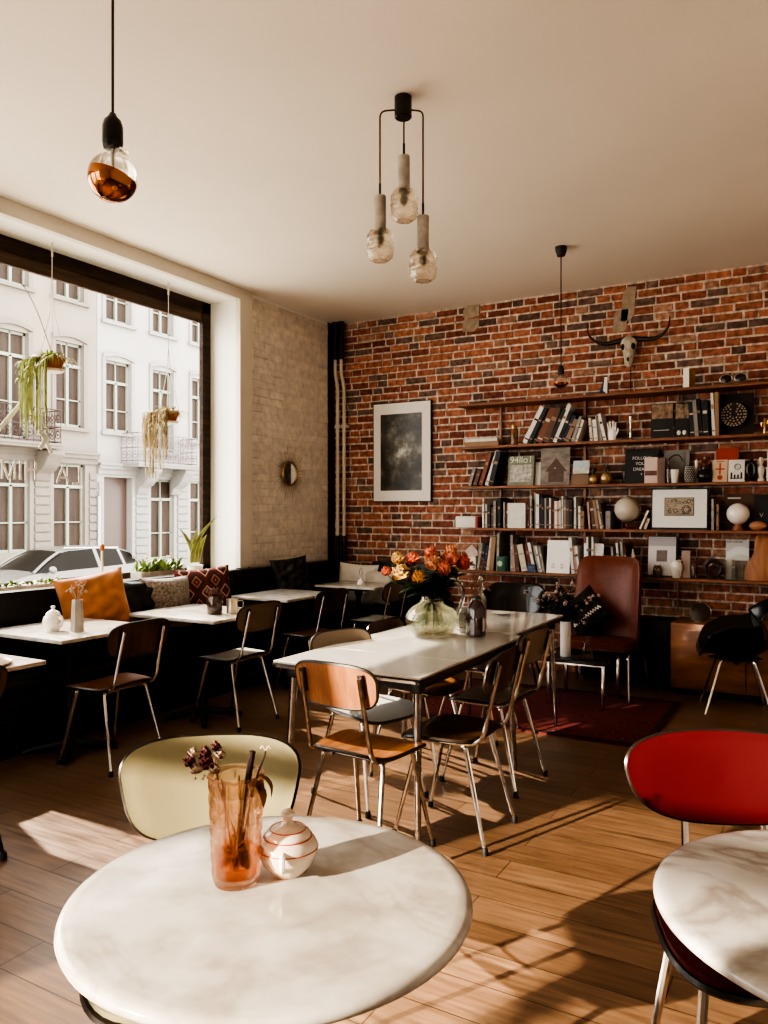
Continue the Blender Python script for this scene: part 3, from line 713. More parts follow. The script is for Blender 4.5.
# ------------------------------------------------------------------ tables
def round_table(label, x, y, mat, r=.37):
    t = thing('round_table', label, 'table', (x, y, 0))
    MB().lathe([(0, .722), (r - .03, .722), (r - .010, .725), (r - .002, .731), (r, .738), (r - .003, .745), (r - .012, .7495), (r - .03, .75), (0, .75)], 96).build('marble_top', mat, t, angle=60)
    MB().lathe([(.0, .70), (.13, .70), (.13, .716), (.04, .7215)], 24).build('top_plate', M['iron'], t)
    MB().lathe([(.03, .03), (.03, .10), (.022, .14), (.022, .62), (.035, .70)], 16).build('column', M['iron'], t)
    MB().lathe([(0, 0), (.22, 0), (.22, .012), (.10, .03), (.03, .05), (0, .05)], 32).build('base', M['iron'], t)
round_table('near round white marble bistro table in the foreground', -.895, 1.139, M['marble'])
round_table('round veined marble bistro table cut off by the right edge', .071, 1.604, M['marble2'])
def square_table(label, x0, x1, y0, y1, mat, z=.75):
    cx, cy = (x0 + x1) / 2, (y0 + y1) / 2
    t = thing('bistro_table', label, 'table', (cx, cy, 0), group='marble tables along the bench')
    MB().box((0, 0, z - .011), (x1 - x0, y1 - y0, .022)).build('marble_top', mat, t, bevel=.004)
    MB().box((0, 0, z - .035), (.36, .36, .024)).build('top_plate', M['iron'], t, smooth=False)
    MB().lathe([(.035, .03), (.03, .1), (.025, .2), (.025, z - .12), (.05, z - .05)], 16).build('column', M['iron'], t)
    mb = MB()
    for a in range(4):
        q = PI / 4 + a * PI / 2; mb.tube([(0, 0, .06), (math.cos(q) * .2, math.sin(q) * .2, .035), (math.cos(q) * .27, math.sin(q) * .27, .015)], [.03, .024, .015], 8)
    mb.build('cross_base', M['iron'], t)
square_table('pale marble table by the window holding the small floral sugar pot', -4.34, -3.62, 2.78, 3.47, M['marble3'])
square_table('pale marble table holding the dark jar and metal jug', -4.22, -3.42, 3.76, 4.42, M['marble3'])
square_table('bare pale marble table, third along the window bench', -4.36, -3.74, 4.96, 5.68, M['marble3'])
square_table('pale marble corner table with a small white candle holder', -4.22, -3.56, 6.02, 6.54, M['marble3'], z=.765)
square_table('pale table at the left edge holding a round plate', -4.2, -3.3, 1.80, 2.45, M['marble3'], z=.73)

# long central table: two laminate tables pushed together
def long_table(label, x0, x1, y0, y1, seam=None, z=.75):
    cx = (x0 + x1) / 2
    t = thing('dining_table', label, 'table', (cx, (y0 + y1) / 2, 0)); w = x1 - x0; l = y1 - y0
    top = MB()
    if seam: top.bb(-w / 2, w / 2, -l / 2, seam - cy_(y0, y1) - .0015, z - .012, z); top.bb(-w / 2, w / 2, seam - cy_(y0, y1) + .0015, l / 2, z - .012, z)
    else: top.bb(-w / 2, w / 2, -l / 2, l / 2, z - .012, z)
    top.build('laminate_top', M['formica'], t, bevel=.002, seg=1)
    MB().bb(-w / 2 - .004, w / 2 + .004, -l / 2 - .004, l / 2 + .004, z - .034, z - .0125).build('edge_band', M['edge'], t, bevel=.004)
    MB().bb(-w / 2 + .02, w / 2 - .02, -l / 2 - .006, -l / 2 - .0045, z - .030, z - .018).build('chrome_strip', M['chrome'], t, smooth=False)
    ap = MB(); a, b_ = w / 2 - .05, l / 2 - .08
    ap.bb(-a, a, -b_, -b_ + .018, z - .078, z - .0345); ap.bb(-a, a, b_ - .018, b_, z - .078, z - .0345); ap.bb(-a, -a + .018, -b_, b_, z - .078, z - .0345); ap.bb(a - .018, a, -b_, b_, z - .078, z - .0345)
    ap.build('apron', M['black'], t, smooth=False)
    for sx in (-1, 1):
        for sy in (-1, 1):
            lg = MB().tube([(sx * (a - .01), sy * (b_ - .01), z - .04), (sx * (a + .015), sy * (b_ + .03), .0)], [.020, .012], 12).build('leg', M['chrome_dark'], t)
            MB().box((sx * (a - .01), sy * (b_ - .01), z - .062), (.055, .055, .055)).build('corner_block', M['black'], lg, bevel=.01)
def cy_(a, b_): return (a + b_) / 2
long_table('long cream laminate table with dark edge and a leaf seam, holding roses', -2.28, -1.50, 2.915, 4.20, seam=3.34)
long_table('cream laminate table pushed against the far end of the long one', -2.26, -1.56, 4.22, 5.14, z=.757)

# low table on the rug
t = thing('coffee_table', 'low dark coffee table with square chrome legs on the rug', 'table', (-1.63, 5.89, 0))
MB().box((0, 0, .345), (.44, .49, .03)).build('dark_top', M['blackgloss'], t, bevel=.004)
MB().bb(-.222, .222, -.252, -.2465, .325, .335).build('chrome_strip', M['chrome'], t, smooth=False)
for sx in (-1, 1):
    for sy in (-1, 1): MB().box((sx * .205, sy * .225, .165), (.026, .026, .33)).build('leg', M['chrome'], t, bevel=.003)

# rug
def rug_mat():
    m, nt, out = _new('red_rug'); b = N(nt, 'ShaderNodeBsdfPrincipled'); nt.links.new(b.outputs[0], out.inputs[0]); b.inputs['Roughness'].default_value = .95
    tc = N(nt, 'ShaderNodeTexCoord'); v = N(nt, 'ShaderNodeTexVoronoi'); v.inputs['Scale'].default_value = 9; v.distance = 'MANHATTAN'
    nt.links.new(tc.outputs['Object'], v.inputs['Vector'])
    r = N(nt, 'ShaderNodeValToRGB'); nt.links.new(v.outputs['Distance'], r.inputs[0]); r.color_ramp.interpolation = 'CONSTANT'
    e = r.color_ramp.elements; e[0].color = (.22, .10, .08, 1); e[0].position = 0; e[1].position = .14; e[1].color = (.09, .012, .012, 1)
    k = e.new(.34); k.color = (.08, .010, .012, 1); k = e.new(.5); k.color = (.13, .018, .016, 1)
    n = N(nt, 'ShaderNodeTexNoise'); n.inputs['Scale'].default_value = 130; bp = N(nt, 'ShaderNodeBump'); bp.inputs['Strength'].default_value = .5
    nt.links.new(tc.outputs['Object'], n.inputs['Vector']); nt.links.new(n.outputs['Fac'], bp.inputs['Height']); nt.links.new(bp.outputs[0], b.inputs['Normal'])
    nt.links.new(r.outputs[0], b.inputs['Base Color']); return m
t = thing('rug', 'dark red patterned rug under the coffee table', 'rug', (-1.85, 5.55, 0))
MB().box((0, 0, .006), (1.75, 1.30, .012)).build('pile', rug_mat(), t, bevel=.003)
mb = MB(); bm_ = M['black']
mb.bb(-.875, .875, -.65, -.60, .0122, .0135); mb.bb(-.875, .875, .60, .65, .0122, .0135); mb.bb(-.875, -.83, -.6, .6, .0122, .0135); mb.bb(.83, .875, -.6, .6, .0122, .0135)
mb.build('border', P('rug_border', (.045, .010, .010), .95, noise=(20, .5)), t, smooth=False)

# ------------------------------------------------------------------ benches and what lies on them
def bench(label, x0, x1, y0, y1, along):
    t = thing('bench', label, 'bench', (0, 0, 0))
    if along == 'y':
        MB().bb(x0, x0 + .46, y0, y1, .40, .46).build('seat', M['leather'], t, bevel=.02)
        MB().bb(x0, x0 + .40, y0, y1, 0, .398).build('box', M['black'], t, smooth=False)
        n_ = 6
        for i in range(n_):
            a = y0 + (y1 - y0) * i / n_; b_ = y0 + (y1 - y0) * (i + 1) / n_
            MB().bb(x0, x0 + .09, a + .004, b_ - .004, .462, .945).build('backrest', M['leather'], t, bevel=.02)
    else:
        MB().bb(x0, x1, y1 - .46, y1, .40, .46).build('seat', M['leather'], t, bevel=.02)
        MB().bb(x0, x1, y1 - .40, y1, 0, .398).build('box', M['black'], t, smooth=False)
        for i in range(2):
            a = x0 + (x1 - x0) * i / 2; b_ = x0 + (x1 - x0) * (i + 1) / 2
            MB().bb(a + .004, b_ - .004, y1 - .09, y1, .462, .945).build('backrest', M['leather'], t, bevel=.02)
bench('long black leather bench under the shop window', -4.585, 0, .9, 6.80, 'y')
bench('short black leather bench against the brick wall in the corner', -4.08, -3.25, 0, 6.92, 'x')
cushion('plump orange velvet cushion leaning on the window bench', 'cushion', -4.34, 3.60, .82, rad(68), rad(-14), .47, .44, .17, M['orange'], roll=rad(-9))
cushion('plain black cushion beside the orange one on the window bench', 'cushion', -4.40, 3.99, .74, rad(80), rad(-12), .44, .44, .12, M['leather'], roll=rad(4))
cushion('black crumpled leather cushion standing in the corner of the bench', 'cushion', -4.33, 5.80, .85, rad(58), rad(-10), .36, .36, .10, M['leather'], roll=rad(-6))
cushion('white cushion on the bench below the framed picture', 'cushion', -4.17, 6.70, .73, rad(8), rad(-10), .44, .40, .13, M['white'], roll=rad(3))
cushion('small white cushion standing by the corner of the two benches', 'cushion', -3.90, 6.66, .70, rad(-8), rad(-10), .34, .34, .10, P('second_white_linen', (.62, .57, .50), .8))
fl = P('fleece', (.34, .28, .22), .95, noise=(60, .7), bump=(70, 1.0), sheen=.5)
o = cushion('fluffy grey brown fleece cushion between the plain black and kilim cushions', 'cushion', -4.37, 4.28, .76, rad(76), rad(-8), .42, .40, .17, fl)
def kilim():
    m, nt, out = _new('kilim_weave'); b = N(nt, 'ShaderNodeBsdfPrincipled'); nt.links.new(b.outputs[0], out.inputs[0]); b.inputs['Roughness'].default_value = .95
    tc = N(nt, 'ShaderNodeTexCoord'); sx = N(nt, 'ShaderNodeSeparateXYZ'); nt.links.new(tc.outputs['Object'], sx.inputs[0])
    def math_(op, a, b2):
        q = N(nt, 'ShaderNodeMath', operation=op)
        for i, v in enumerate((a, b2)):
            if v is None: continue
            if isinstance(v, (int, float)): q.inputs[i].default_value = v
            else: nt.links.new(v, q.inputs[i])
        return q.outputs[0]
    def tri(src, sc): return math_('PINGPONG', math_('MULTIPLY', src, sc), 1)
    a = tri(sx.outputs[0], 13.0); c = tri(sx.outputs[2], 11.0)
    st = math_('SNAP', math_('ADD', a, c), .16)
    r = N(nt, 'ShaderNodeValToRGB'); r.color_ramp.interpolation = 'CONSTANT'; nt.links.new(math_('MULTIPLY', st, .5), r.inputs[0])
    e = r.color_ramp.elements; e[0].color = (.10, .02, .018, 1); e[1].position = .16; e[1].color = (.42, .34, .24, 1)
    for p, cc in ((.30, (.13, .025, .02)), (.52, (.05, .03, .03)), (.64, (.36, .20, .10)), (.78, (.16, .03, .022)), (.9, (.45, .36, .26))): k = e.new(p); k.color = (*cc, 1)
    nt.links.new(r.outputs[0], b.inputs['Base Color']); return m
cushion('dark red kilim cushion with stepped diamonds below the window plants', 'cushion', -4.33, 4.66, .80, rad(62), rad(-12), .46, .42, .15, kilim(), roll=rad(-4))
t = thing('cushion', 'black cushion with a white zigzag stripe on the rust easy chair', 'cushion', (-1.72, 6.27, .63), rot=(rad(-24), rad(-40), rad(14)))
cushion_mb(.34, .34, .12).build('cover', P('black_weave', (.016, .012, .010), .9, bump=(150, .4)), t)
MB().tube([(-.13 + .26 * k / 22, -.062 + .09 * (abs(-.13 + .26 * k / 22) ** 1.6) * 3 , -.045 + (.012 if k % 2 else -.012)) for k in range(23)], .0095, 6).build('zigzag_stripe', M['white'], t)
mb = MB()
for k in range(7): mb.sphere((-.10 + .033 * k, -.058 + .05 * abs(k - 3) / 3, .085), .009, 8, 6, sq=(1, .5, 1))
mb.build('white_dots', M['white'], t)

# ------------------------------------------------------------------ lamps
t = thing('pendant_lamp', 'copper dipped globe bulb hanging at the upper left', 'pendant lamp', (-1.619, 1.399, 0))
MB().tube([(0, 0, 2.45), (0, 0, H_C - .02)], .0035, 8).build('cord', M['string'], t)
MB().lathe([(0, 2.395), (.024, 2.397), (.0265, 2.41), (.0265, 2.452), (.022, 2.468), (.012, 2.478), (.008, 2.487), (0, 2.488)], 20).build('lamp_holder', M['blackgloss'], t)
MB().lathe([(.045, H_C - .03), (.05, H_C - .02), (.05, H_C)], 20).build('canopy', M['black'], t)
R_ = .0625; zc = 2.320; TM = Matrix.Translation((0, 0, zc)) @ Matrix.Rotation(rad(15), 4, Vector((-.4985, .8669, 0))) @ Matrix.Rotation(rad(-8), 4, Vector((.8669, .4985, 0)))
pr = [(R_ * math.sin(a), -R_ * math.cos(a)) for a in [PI * .5 * i / 12 for i in range(13)]]
MB().lathe(pr, 32, M=TM).build('copper_cap', M['copper'], t)
pr = [(R_ * math.sin(a), -R_ * math.cos(a)) for a in [PI * (.5 + .38 * i / 10) for i in range(11)]] + [(.020, .066), (.019, .078)]
MB().lathe(pr, 32, M=TM).build('bulb_glass', M['bulb'], t)
MB().tube([(0, 0, 2.335), (0, 0, 2.40)], .004, 6).build('filament_stem', M['ceramic'], t)

t = thing('cluster_pendant_lamp', 'three armed pendant with concrete tubes and pressed glass shades', 'pendant lamp', (-1.789, 3.296, 0))
MB().lathe([(0, H_C - .105), (.036, H_C - .105), (.042, H_C - .10), (.042, H_C - .004), (.038, H_C)], 24).build('canopy', M['blackgloss'], t)
DR = P('bronze_rod', (.10, .055, .03), .35, .9)
for (px_, py_), zt, nm in (((-.097, -.055), 2.977, 'l'), ((.003, .003), 3.17, 'm'), ((.083, .049), 2.88, 'r')):
    L = math.hypot(px_, py_)
    if nm == 'm': pts = [(px_, py_ - .0, H_C - .12), (px_, py_, zt + .0)]
    else:
        ux, uy = px_ / L, py_ / L
        pts = fillet([(ux * .04, uy * .04, H_C - .065), (px_, py_, H_C - .07), (px_, py_, zt)], .035)
    MB().tube(pts, .0042, 8).build('arm', DR, t)
    MB().tube([(px_, py_, zt - .002), (px_, py_, zt + .06)], .006, 8).build('sleeve', M['black'], t)
    MB().lathe([(0, zt - .178), (.0285, zt - .178), (.0285, zt - .002), (.025, zt), (0, zt)], 24, (px_, py_, 0)).build('concrete_tube', M['concrete'], t)
    gm = MB(); n_, k_ = 30, 22; z1 = zt - .165; hh = .150
    prf = []
    for i in range(k_ + 1):
        v = i / k_; r_ = .063 * (1 - abs(2 * v - 1) ** 5 * .45)
        prf.append((r_, z1 - hh * v))
    vs = []; fs = []
    rnd = random.Random(zt)
    for i, (r_, z) in enumerate(prf):
        for j in range(n_):
            a = 2 * PI * j / n_
            q = r_ * (1 + .075 * math.sin(5 * a + 1.2 * math.sin(i * .9)) * math.sin(i * .95 + 2 * math.sin(2 * a))) + rnd.uniform(-.0012, .0012)
            vs.append((px_ + q * math.cos(a), py_ + q * math.sin(a), z))
    for i in range(k_):
        for j in range(n_): fs.append((i * n_ + j, (i + 1) * n_ + j, (i + 1) * n_ + (j + 1) % n_, i * n_ + (j + 1) % n_))
    fs.append(tuple(k_ * n_ + j for j in range(n_)))
    gm.add(vs, fs).build('glass_shade', M['pressed'], t, solid=.005)
    MB().sphere((px_, py_, zt - .215), .022, 12, 8).build('bulb', P('unlit_bulb_' + nm, (.85, .80, .70), .3), t)

t = thing('pendant_lamp', 'small clear bulb with coppered tip hanging before the brick wall', 'pendant lamp', (-1.768, 5.765, 0))
MB().lathe([(0, H_C - .07), (.03, H_C - .068), (.042, H_C - .03), (.045, H_C)], 20).build('canopy', M['black'], t)
MB().tube([(0, 0, 2.55), (0, 0, H_C - .06)], .004, 8).build('cord', M['string'], t)
MB().lathe([(0, 2.49), (.022, 2.49), (.024, 2.53), (.014, 2.56), (0, 2.565)], 16).build('lamp_holder', M['black'], t)
MB().lathe([(.055 * math.sin(a), 2.44 - .055 * math.cos(a)) for a in [PI * (.42 + .45 * i / 8) for i in range(9)]], 24).build('bulb_glass', M['bulb'], t)
MB().lathe([(.055 * math.sin(a), 2.44 - .055 * math.cos(a)) for a in [PI * .42 * i / 8 for i in range(9)]], 24).build('copper_cap', M['copper'], t)

# ------------------------------------------------------------------ on the walls
def art_mat():
    m, nt, out = _new('dark_foliage_print'); b = N(nt, 'ShaderNodeBsdfPrincipled'); nt.links.new(b.outputs[0], out.inputs[0]); b.inputs['Roughness'].default_value = .3
    tc = N(nt, 'ShaderNodeTexCoord'); n = N(nt, 'ShaderNodeTexNoise'); n.inputs['Scale'].default_value = 7; n.inputs['Detail'].default_value = 9; n.inputs['Roughness'].default_value = .65
    nt.links.new(tc.outputs['Object'], n.inputs['Vector'])
    g = N(nt, 'ShaderNodeMapping'); g.inputs['Location'].default_value = (0, 0, -.12); g.inputs['Scale'].default_value = (4.5, 1, 3.6)
    nt.links.new(tc.outputs['Object'], g.inputs[0]); gr = N(nt, 'ShaderNodeTexGradient', gradient_type='SPHERICAL'); nt.links.new(g.outputs[0], gr.inputs[0])
    ad = N(nt, 'ShaderNodeMath', operation='MULTIPLY_ADD'); ad.inputs[1].default_value = .22; nt.links.new(gr.outputs['Fac'], ad.inputs[0]); nt.links.new(n.outputs['Fac'], ad.inputs[2])
    r = N(nt, 'ShaderNodeValToRGB'); nt.links.new(ad.outputs[0], r.inputs[0]); e = r.color_ramp.elements
    e[0].position = .38; e[0].color = (.022, .018, .012, 1); e[1].position = .80; e[1].color = (.62, .62, .58, 1)
    k = e.new(.55); k.color = (.07, .06, .042, 1); k = e.new(.66); k.color = (.17, .16, .13, 1)
    nt.links.new(r.outputs[0], b.inputs['Base Color']); return m
t = thing('framed_picture', 'large portrait photograph in white mount and thin black frame on the brick wall', 'picture', (-3.772, YB - .02, 2.06))
MB().bb(-.335, .335, -.022, .005, -.507, .507).build('frame', M['black'], t, smooth=False)
MB().bb(-.327, .327, -.026, -.022, -.499, .499).build('mount', P('white_mount', (.86, .83, .78), .6), t, smooth=False)
MB().bb(-.243, .233, -.028, -.0262, -.392, .388).build('print', art_mat(), t, smooth=False)

t = thing('sunburst_mirror', 'small round sunburst mirror on the white painted brick', 'mirror', (XL + .03, 6.13, 1.825))
RM = Matrix.Rotation(PI / 2, 4, 'Y')
MB().lathe([(0, 0), (.105, 0), (.105, .004), (0, .005)], 36, M=RM).build('mirror_glass', P('mirror', (.75, .75, .75), .03, 1), t)
MB().tube([(.006, .112 * math.cos(a), .112 * math.sin(a)) for a in [2 * PI * i / 36 for i in range(36)]], .009, 8, closed=True).build('rim', M['brass'], t)
mb = MB()
for i in range(36):
    a = 2 * PI * i / 36; L = (.20, .28, .23)[i % 3]
    mb.tube([(.004, .115 * math.cos(a), .115 * math.sin(a)), (.004, L * math.cos(a), L * math.sin(a))], [.003, .0012], 5)
mb.build('rays', P('thin_gold_wire', (.45, .33, .2), .4, .8), t)

t = thing('horned_skull', 'bleached animal skull with wide dark horns on the brick wall', 'skull', (-1.51, YB - .06, 2.86))
SKM = P('bone', (.62, .55, .45), .7, noise=(30, .4), bump=(30, .5))
vs = []; fs = []; n_ = 16
prof = [(.11, .03, .02), (.085, .062, .045), (.05, .072, .055), (.01, .062, .06), (-.04, .05, .055), (-.09, .038, .048), (-.13, .030, .04), (-.155, .018, .02)]
for (z, wx, wy) in prof:
    for j in range(n_):
        a = 2 * PI * j / n_; vs.append((wx * math.cos(a), -.02 + wy * math.sin(a), z))
for i in range(len(prof) - 1):
    for j in range(n_): fs.append((i * n_ + j, i * n_ + (j + 1) % n_, (i + 1) * n_ + (j + 1) % n_, (i + 1) * n_ + j))
fs += [tuple(range(n_)), tuple((len(prof) - 1) * n_ + j for j in range(n_))]
MB().add(vs, fs).build('skull', SKM, t)
for sx in (-1, 1):
    MB().sphere((sx * .040, -.058, .015), .022, 10, 8, sq=(1, .8, 1.3)).build('eye_socket', M['black'], t)
    MB().tube(bez([(sx * .03, -.02, .085), (sx * .10, -.02, .075), (sx * .20, -.03, .065), (sx * .28, -.05, .09), (sx * .335, -.07, .15), (sx * .345, -.07, .235)]), [.026 - .022 * i / 30 for i in range(31)], 10).build('horn', P('dark_horn', (.03, .02, .015), .3), t)
MB().sphere((0, -.062, -.09), .012, 8, 6, sq=(1, .7, 2.2)).build('nose_cavity', M['black'], t)
MB().tube([(.01, .0, -.14), (.01, .0, -.39)], .004, 6).build('metal_rod', M['iron'], t)
# ------------------------------------------------------------------ shelf unit
SZ = [2.466, 2.063, 1.69, 1.303, .907]; YF = 6.70
t = thing('wall_shelf', 'long five tier wooden wall shelf on thin copper brown uprights', 'shelf', (0, 0, 0))
for i, z in enumerate(SZ):
    xl = -3.05 + (.11 if i == 3 else 0)
    MB().bb(xl, .9, YF, 6.945, z - .024, z).build('shelf_board', M['shelf'], t, bevel=.002, seg=1)
for x in (-2.706, -1.906, -1.116, -.32, .47):
    mb = MB()
    for a, b_ in zip(SZ, SZ[1:]): mb.bb(x - .011, x + .011, 6.915, 6.935, b_ + .0005, a - .0245)
    if x > -1.2: mb.bb(x - .006, x + .006, 6.915, 6.93, .60, SZ[4] - .0245)
    mb.build('upright', M['rod'], t, smooth=False)
t = thing('sideboard', 'low teak sideboard with sliding doors beneath the shelves', 'sideboard', (-.35, 6.70, 0))
MB().bb(-.75, 1.4, -.22, .22, .06, .57).build('carcass', M['sideboard'], t, bevel=.004)
for i in range(4):
    a = -.73 + i * .527
    d_ = MB().bb(a + .006, a + .521, -.232, -.2205, .085, .53).build('door', M['sideboard'], t, bevel=.003)
    MB().lathe([(0, 0), (.022, 0), (.026, .004), (.0, .003)], 16, M=Matrix.Translation((a + (.46 if i % 2 == 0 else .06), -.2345, .31)) @ Matrix.Rotation(PI / 2, 4, 'X')).build('finger_pull', M['darkframe'], d_)
MB().bb(-.7, 1.35, -.17, .18, 0, .058).build('plinth', M['black'], t, smooth=False)

t = thing('cabinet', 'low black brown cabinet in the shade behind the rust easy chair', 'cabinet', (-1.50, 6.79, 0))
CBM = P('black_brown_wood', (.022, .013, .009), .5)
MB().bb(-.37, .37, -.13, .13, .04, .56).build('carcass', CBM, t, bevel=.004)
for i in range(2):
    d_ = MB().bb(-.36 + .36 * i + .003, -.36 * (1 - i) + .357 * i + (-.003 if i == 0 else 0), -.142, -.1305, .07, .53).build('door', CBM, t, bevel=.002)
    MB().tube([(-.02 + .04 * i, -.155, .28), (-.02 + .04 * i, -.155, .36)], .006, 6).build('handle', M['chrome_dark'], d_)
MB().bb(-.35, .35, -.11, .12, 0, .039).build('plinth', M['black'], t, smooth=False)

NAMES = ['top shelf', 'second shelf', 'third shelf', 'fourth shelf', 'lowest shelf']
ORD = ['first', 'second', 'third', 'fourth', 'fifth', 'sixth', 'seventh', 'eighth', 'ninth', 'tenth', 'eleventh', 'twelfth', 'thirteenth', 'fourteenth', 'fifteenth', 'sixteenth',
       'seventeenth', 'eighteenth', 'nineteenth', 'twentieth', 'twenty first', 'twenty second', 'twenty third', 'twenty fourth', 'twenty fifth', 'twenty sixth', 'twenty seventh']
BOOKS = [
    (1, -2.398, 0.047, 0.36, 27.9, 'white'), (1, -2.356, 0.038, 0.345, 27.3, 'black'), (1, -2.318, 0.037, 0.312, 26.5, 'black'), (1, -2.271, 0.056, 0.322, 23.7, 'rust'),
    (1, -2.211, 0.064, 0.324, 21.6, 'brown'), (1, -2.161, 0.037, 0.314, 23.9, 'black'), (1, -2.124, 0.036, 0.355, 22.4, 'white'), (1, -2.088, 0.036, 0.29, 23.8, 'black'),
    (1, -2.052, 0.036, 0.253, 25.1, 'navy'), (1, -2.016, 0.036, 0.212, 24.8, 'tan'), (1, -1.985, 0.027, 0.229, 25.2, 'black'), (1, -1.958, 0.027, 0.227, 18.1, 'grey'),
    (1, -1.932, 0.027, 0.199, 18.1, 'white'), (1, -1.792, 0.026, 0.203, -4.9, 'cream'), (1, -1.753, 0.034, 0.184, -5.4, 'white'), (1, -1.719, 0.034, 0.201, -7.4, 'grey'),
    (1, -1.68, 0.026, 0.238, -12.5, 'white'), (1, -0.971, 0.038, 0.284, -3.1, 'black'), (1, -0.937, 0.03, 0.299, -4.4, 'grey'), (1, -0.906, 0.03, 0.306, -5.7, 'black'),
    (1, -0.869, 0.045, 0.293, -2.9, 'black'), (1, -0.812, 0.022, 0.345, -2.5, 'white'), (1, -0.786, 0.03, 0.35, -1.2, 'tan'), (2, -2.938, 0.031, 0.171, 17.3, 'grey'),
    (2, -2.892, 0.041, 0.161, 18.4, 'brown'), (2, -2.832, 0.04, 0.323, 18.0, 'rust'), (2, -2.771, 0.04, 0.341, 18.7, 'white'), (2, -2.727, 0.049, 0.323, 14.2, 'black'),
    (3, -2.801, 0.02, 0.222, 0.0, 'white'), (3, -2.776, 0.02, 0.221, 0.0, 'cream'), (3, -2.747, 0.03, 0.212, 0.0, 'black'), (3, -2.714, 0.025, 0.193, 0.0, 'brown'),
    (3, -2.685, 0.025, 0.249, 0.0, 'grey'), (3, -2.65, 0.034, 0.276, 0.0, 'black'), (3, -2.594, 0.019, 0.239, 0.0, 'grey'), (3, -2.568, 0.024, 0.22, 0.0, 'brown'),
    (3, -2.365, 0.019, 0.273, 0.0, 'maroon'), (3, -2.344, 0.023, 0.291, 0.0, 'cream'), (3, -2.325, 0.014, 0.264, 0.0, 'black'), (3, -2.304, 0.019, 0.318, 0.0, 'grey'),
    (3, -2.276, 0.028, 0.309, 0.0, 'white'), (3, -2.251, 0.023, 0.299, 0.0, 'navy'), (3, -2.23, 0.018, 0.272, 0.0, 'black'), (3, -2.207, 0.018, 0.272, 0.0, 'grey'),
    (3, -2.184, 0.028, 0.281, 0.0, 'black'), (3, -2.161, 0.018, 0.272, 0.0, 'cream'), (3, -2.136, 0.023, 0.245, 0.0, 'maroon'), (3, -2.113, 0.023, 0.245, 0.0, 'white'),
    (3, -2.09, 0.023, 0.244, 0.0, 'pink'), (3, -2.07, 0.018, 0.253, 0.0, 'cream'), (3, -2.05, 0.013, 0.288, 0.0, 'white'), (3, -2.032, 0.022, 0.262, 0.0, 'grey'),
    (3, -2.005, 0.031, 0.253, 0.0, 'brown'), (3, -1.974, 0.031, 0.252, 0.0, 'black'), (3, -1.941, 0.018, 0.278, 0.0, 'white'), (3, -1.901, 0.018, 0.199, 0.0, 'white'),
    (3, -1.872, 0.031, 0.156, 0.0, 'tan'), (3, -1.809, 0.017, 0.235, -4.3, 'pink'), (3, -1.77, 0.035, 0.254, -7.9, 'brown'), (3, -1.74, 0.026, 0.253, -7.8, 'tan'),
    (3, -1.712, 0.021, 0.254, -9.7, 'cream'), (3, -1.689, 0.017, 0.219, -9.0, 'brown'), (3, -1.655, 0.042, 0.156, 0.0, 'grey'), (3, -1.385, 0.016, 0.168, 22.7, 'white'),
    (3, -1.348, 0.024, 0.094, 20.1, 'cream'), (3, -0.82, 0.022, 0.252, 0.0, 'grey'), (3, -0.785, 0.019, 0.211, 0.0, 'tan'), (4, -2.859, 0.025, 0.257, 9.0, 'grey'),
    (4, -2.826, 0.03, 0.247, 7.0, 'black'), (4, -2.794, 0.025, 0.238, 7.2, 'navy'), (4, -2.764, 0.025, 0.305, 7.5, 'cream'), (4, -2.724, 0.045, 0.313, 5.4, 'tan'),
    (4, -2.66, 0.025, 0.35, 1.6, 'grey'), (4, -2.524, 0.024, 0.333, 0.0, 'grey'), (4, -2.498, 0.019, 0.242, -4.5, 'pink'), (4, -2.467, 0.033, 0.253, -6.5, 'brown'),
    (4, -2.403, 0.057, 0.247, -11.1, 'cream'), (4, -2.341, 0.028, 0.258, -10.5, 'maroon'), (4, -2.304, 0.028, 0.269, -12.1, 'white'), (4, -2.271, 0.019, 0.241, -11.1, 'grey'),
    (4, -2.248, 0.019, 0.242, -11.1, 'white'), (4, -2.223, 0.023, 0.234, -11.4, 'grey'), (4, -1.958, 0.027, 0.316, -4.9, 'white'), (4, -1.923, 0.026, 0.246, -4.1, 'pink'),
    (4, -1.901, 0.018, 0.247, -6.2, 'white'), (4, -1.831, 0.017, 0.326, 0.0, 'white'), (4, -1.809, 0.017, 0.326, 0.0, 'black'), (4, -1.788, 0.017, 0.326, 0.0, 'white'),
    (4, -1.606, 0.021, 0.244, -4.0, 'grey'), (4, -1.575, 0.017, 0.236, -4.1, 'black'), (4, -1.554, 0.017, 0.28, -5.2, 'white'), (4, -1.52, 0.025, 0.289, -5.0, 'grey'),
    (4, -1.491, 0.017, 0.264, -5.4, 'maroon'),
]

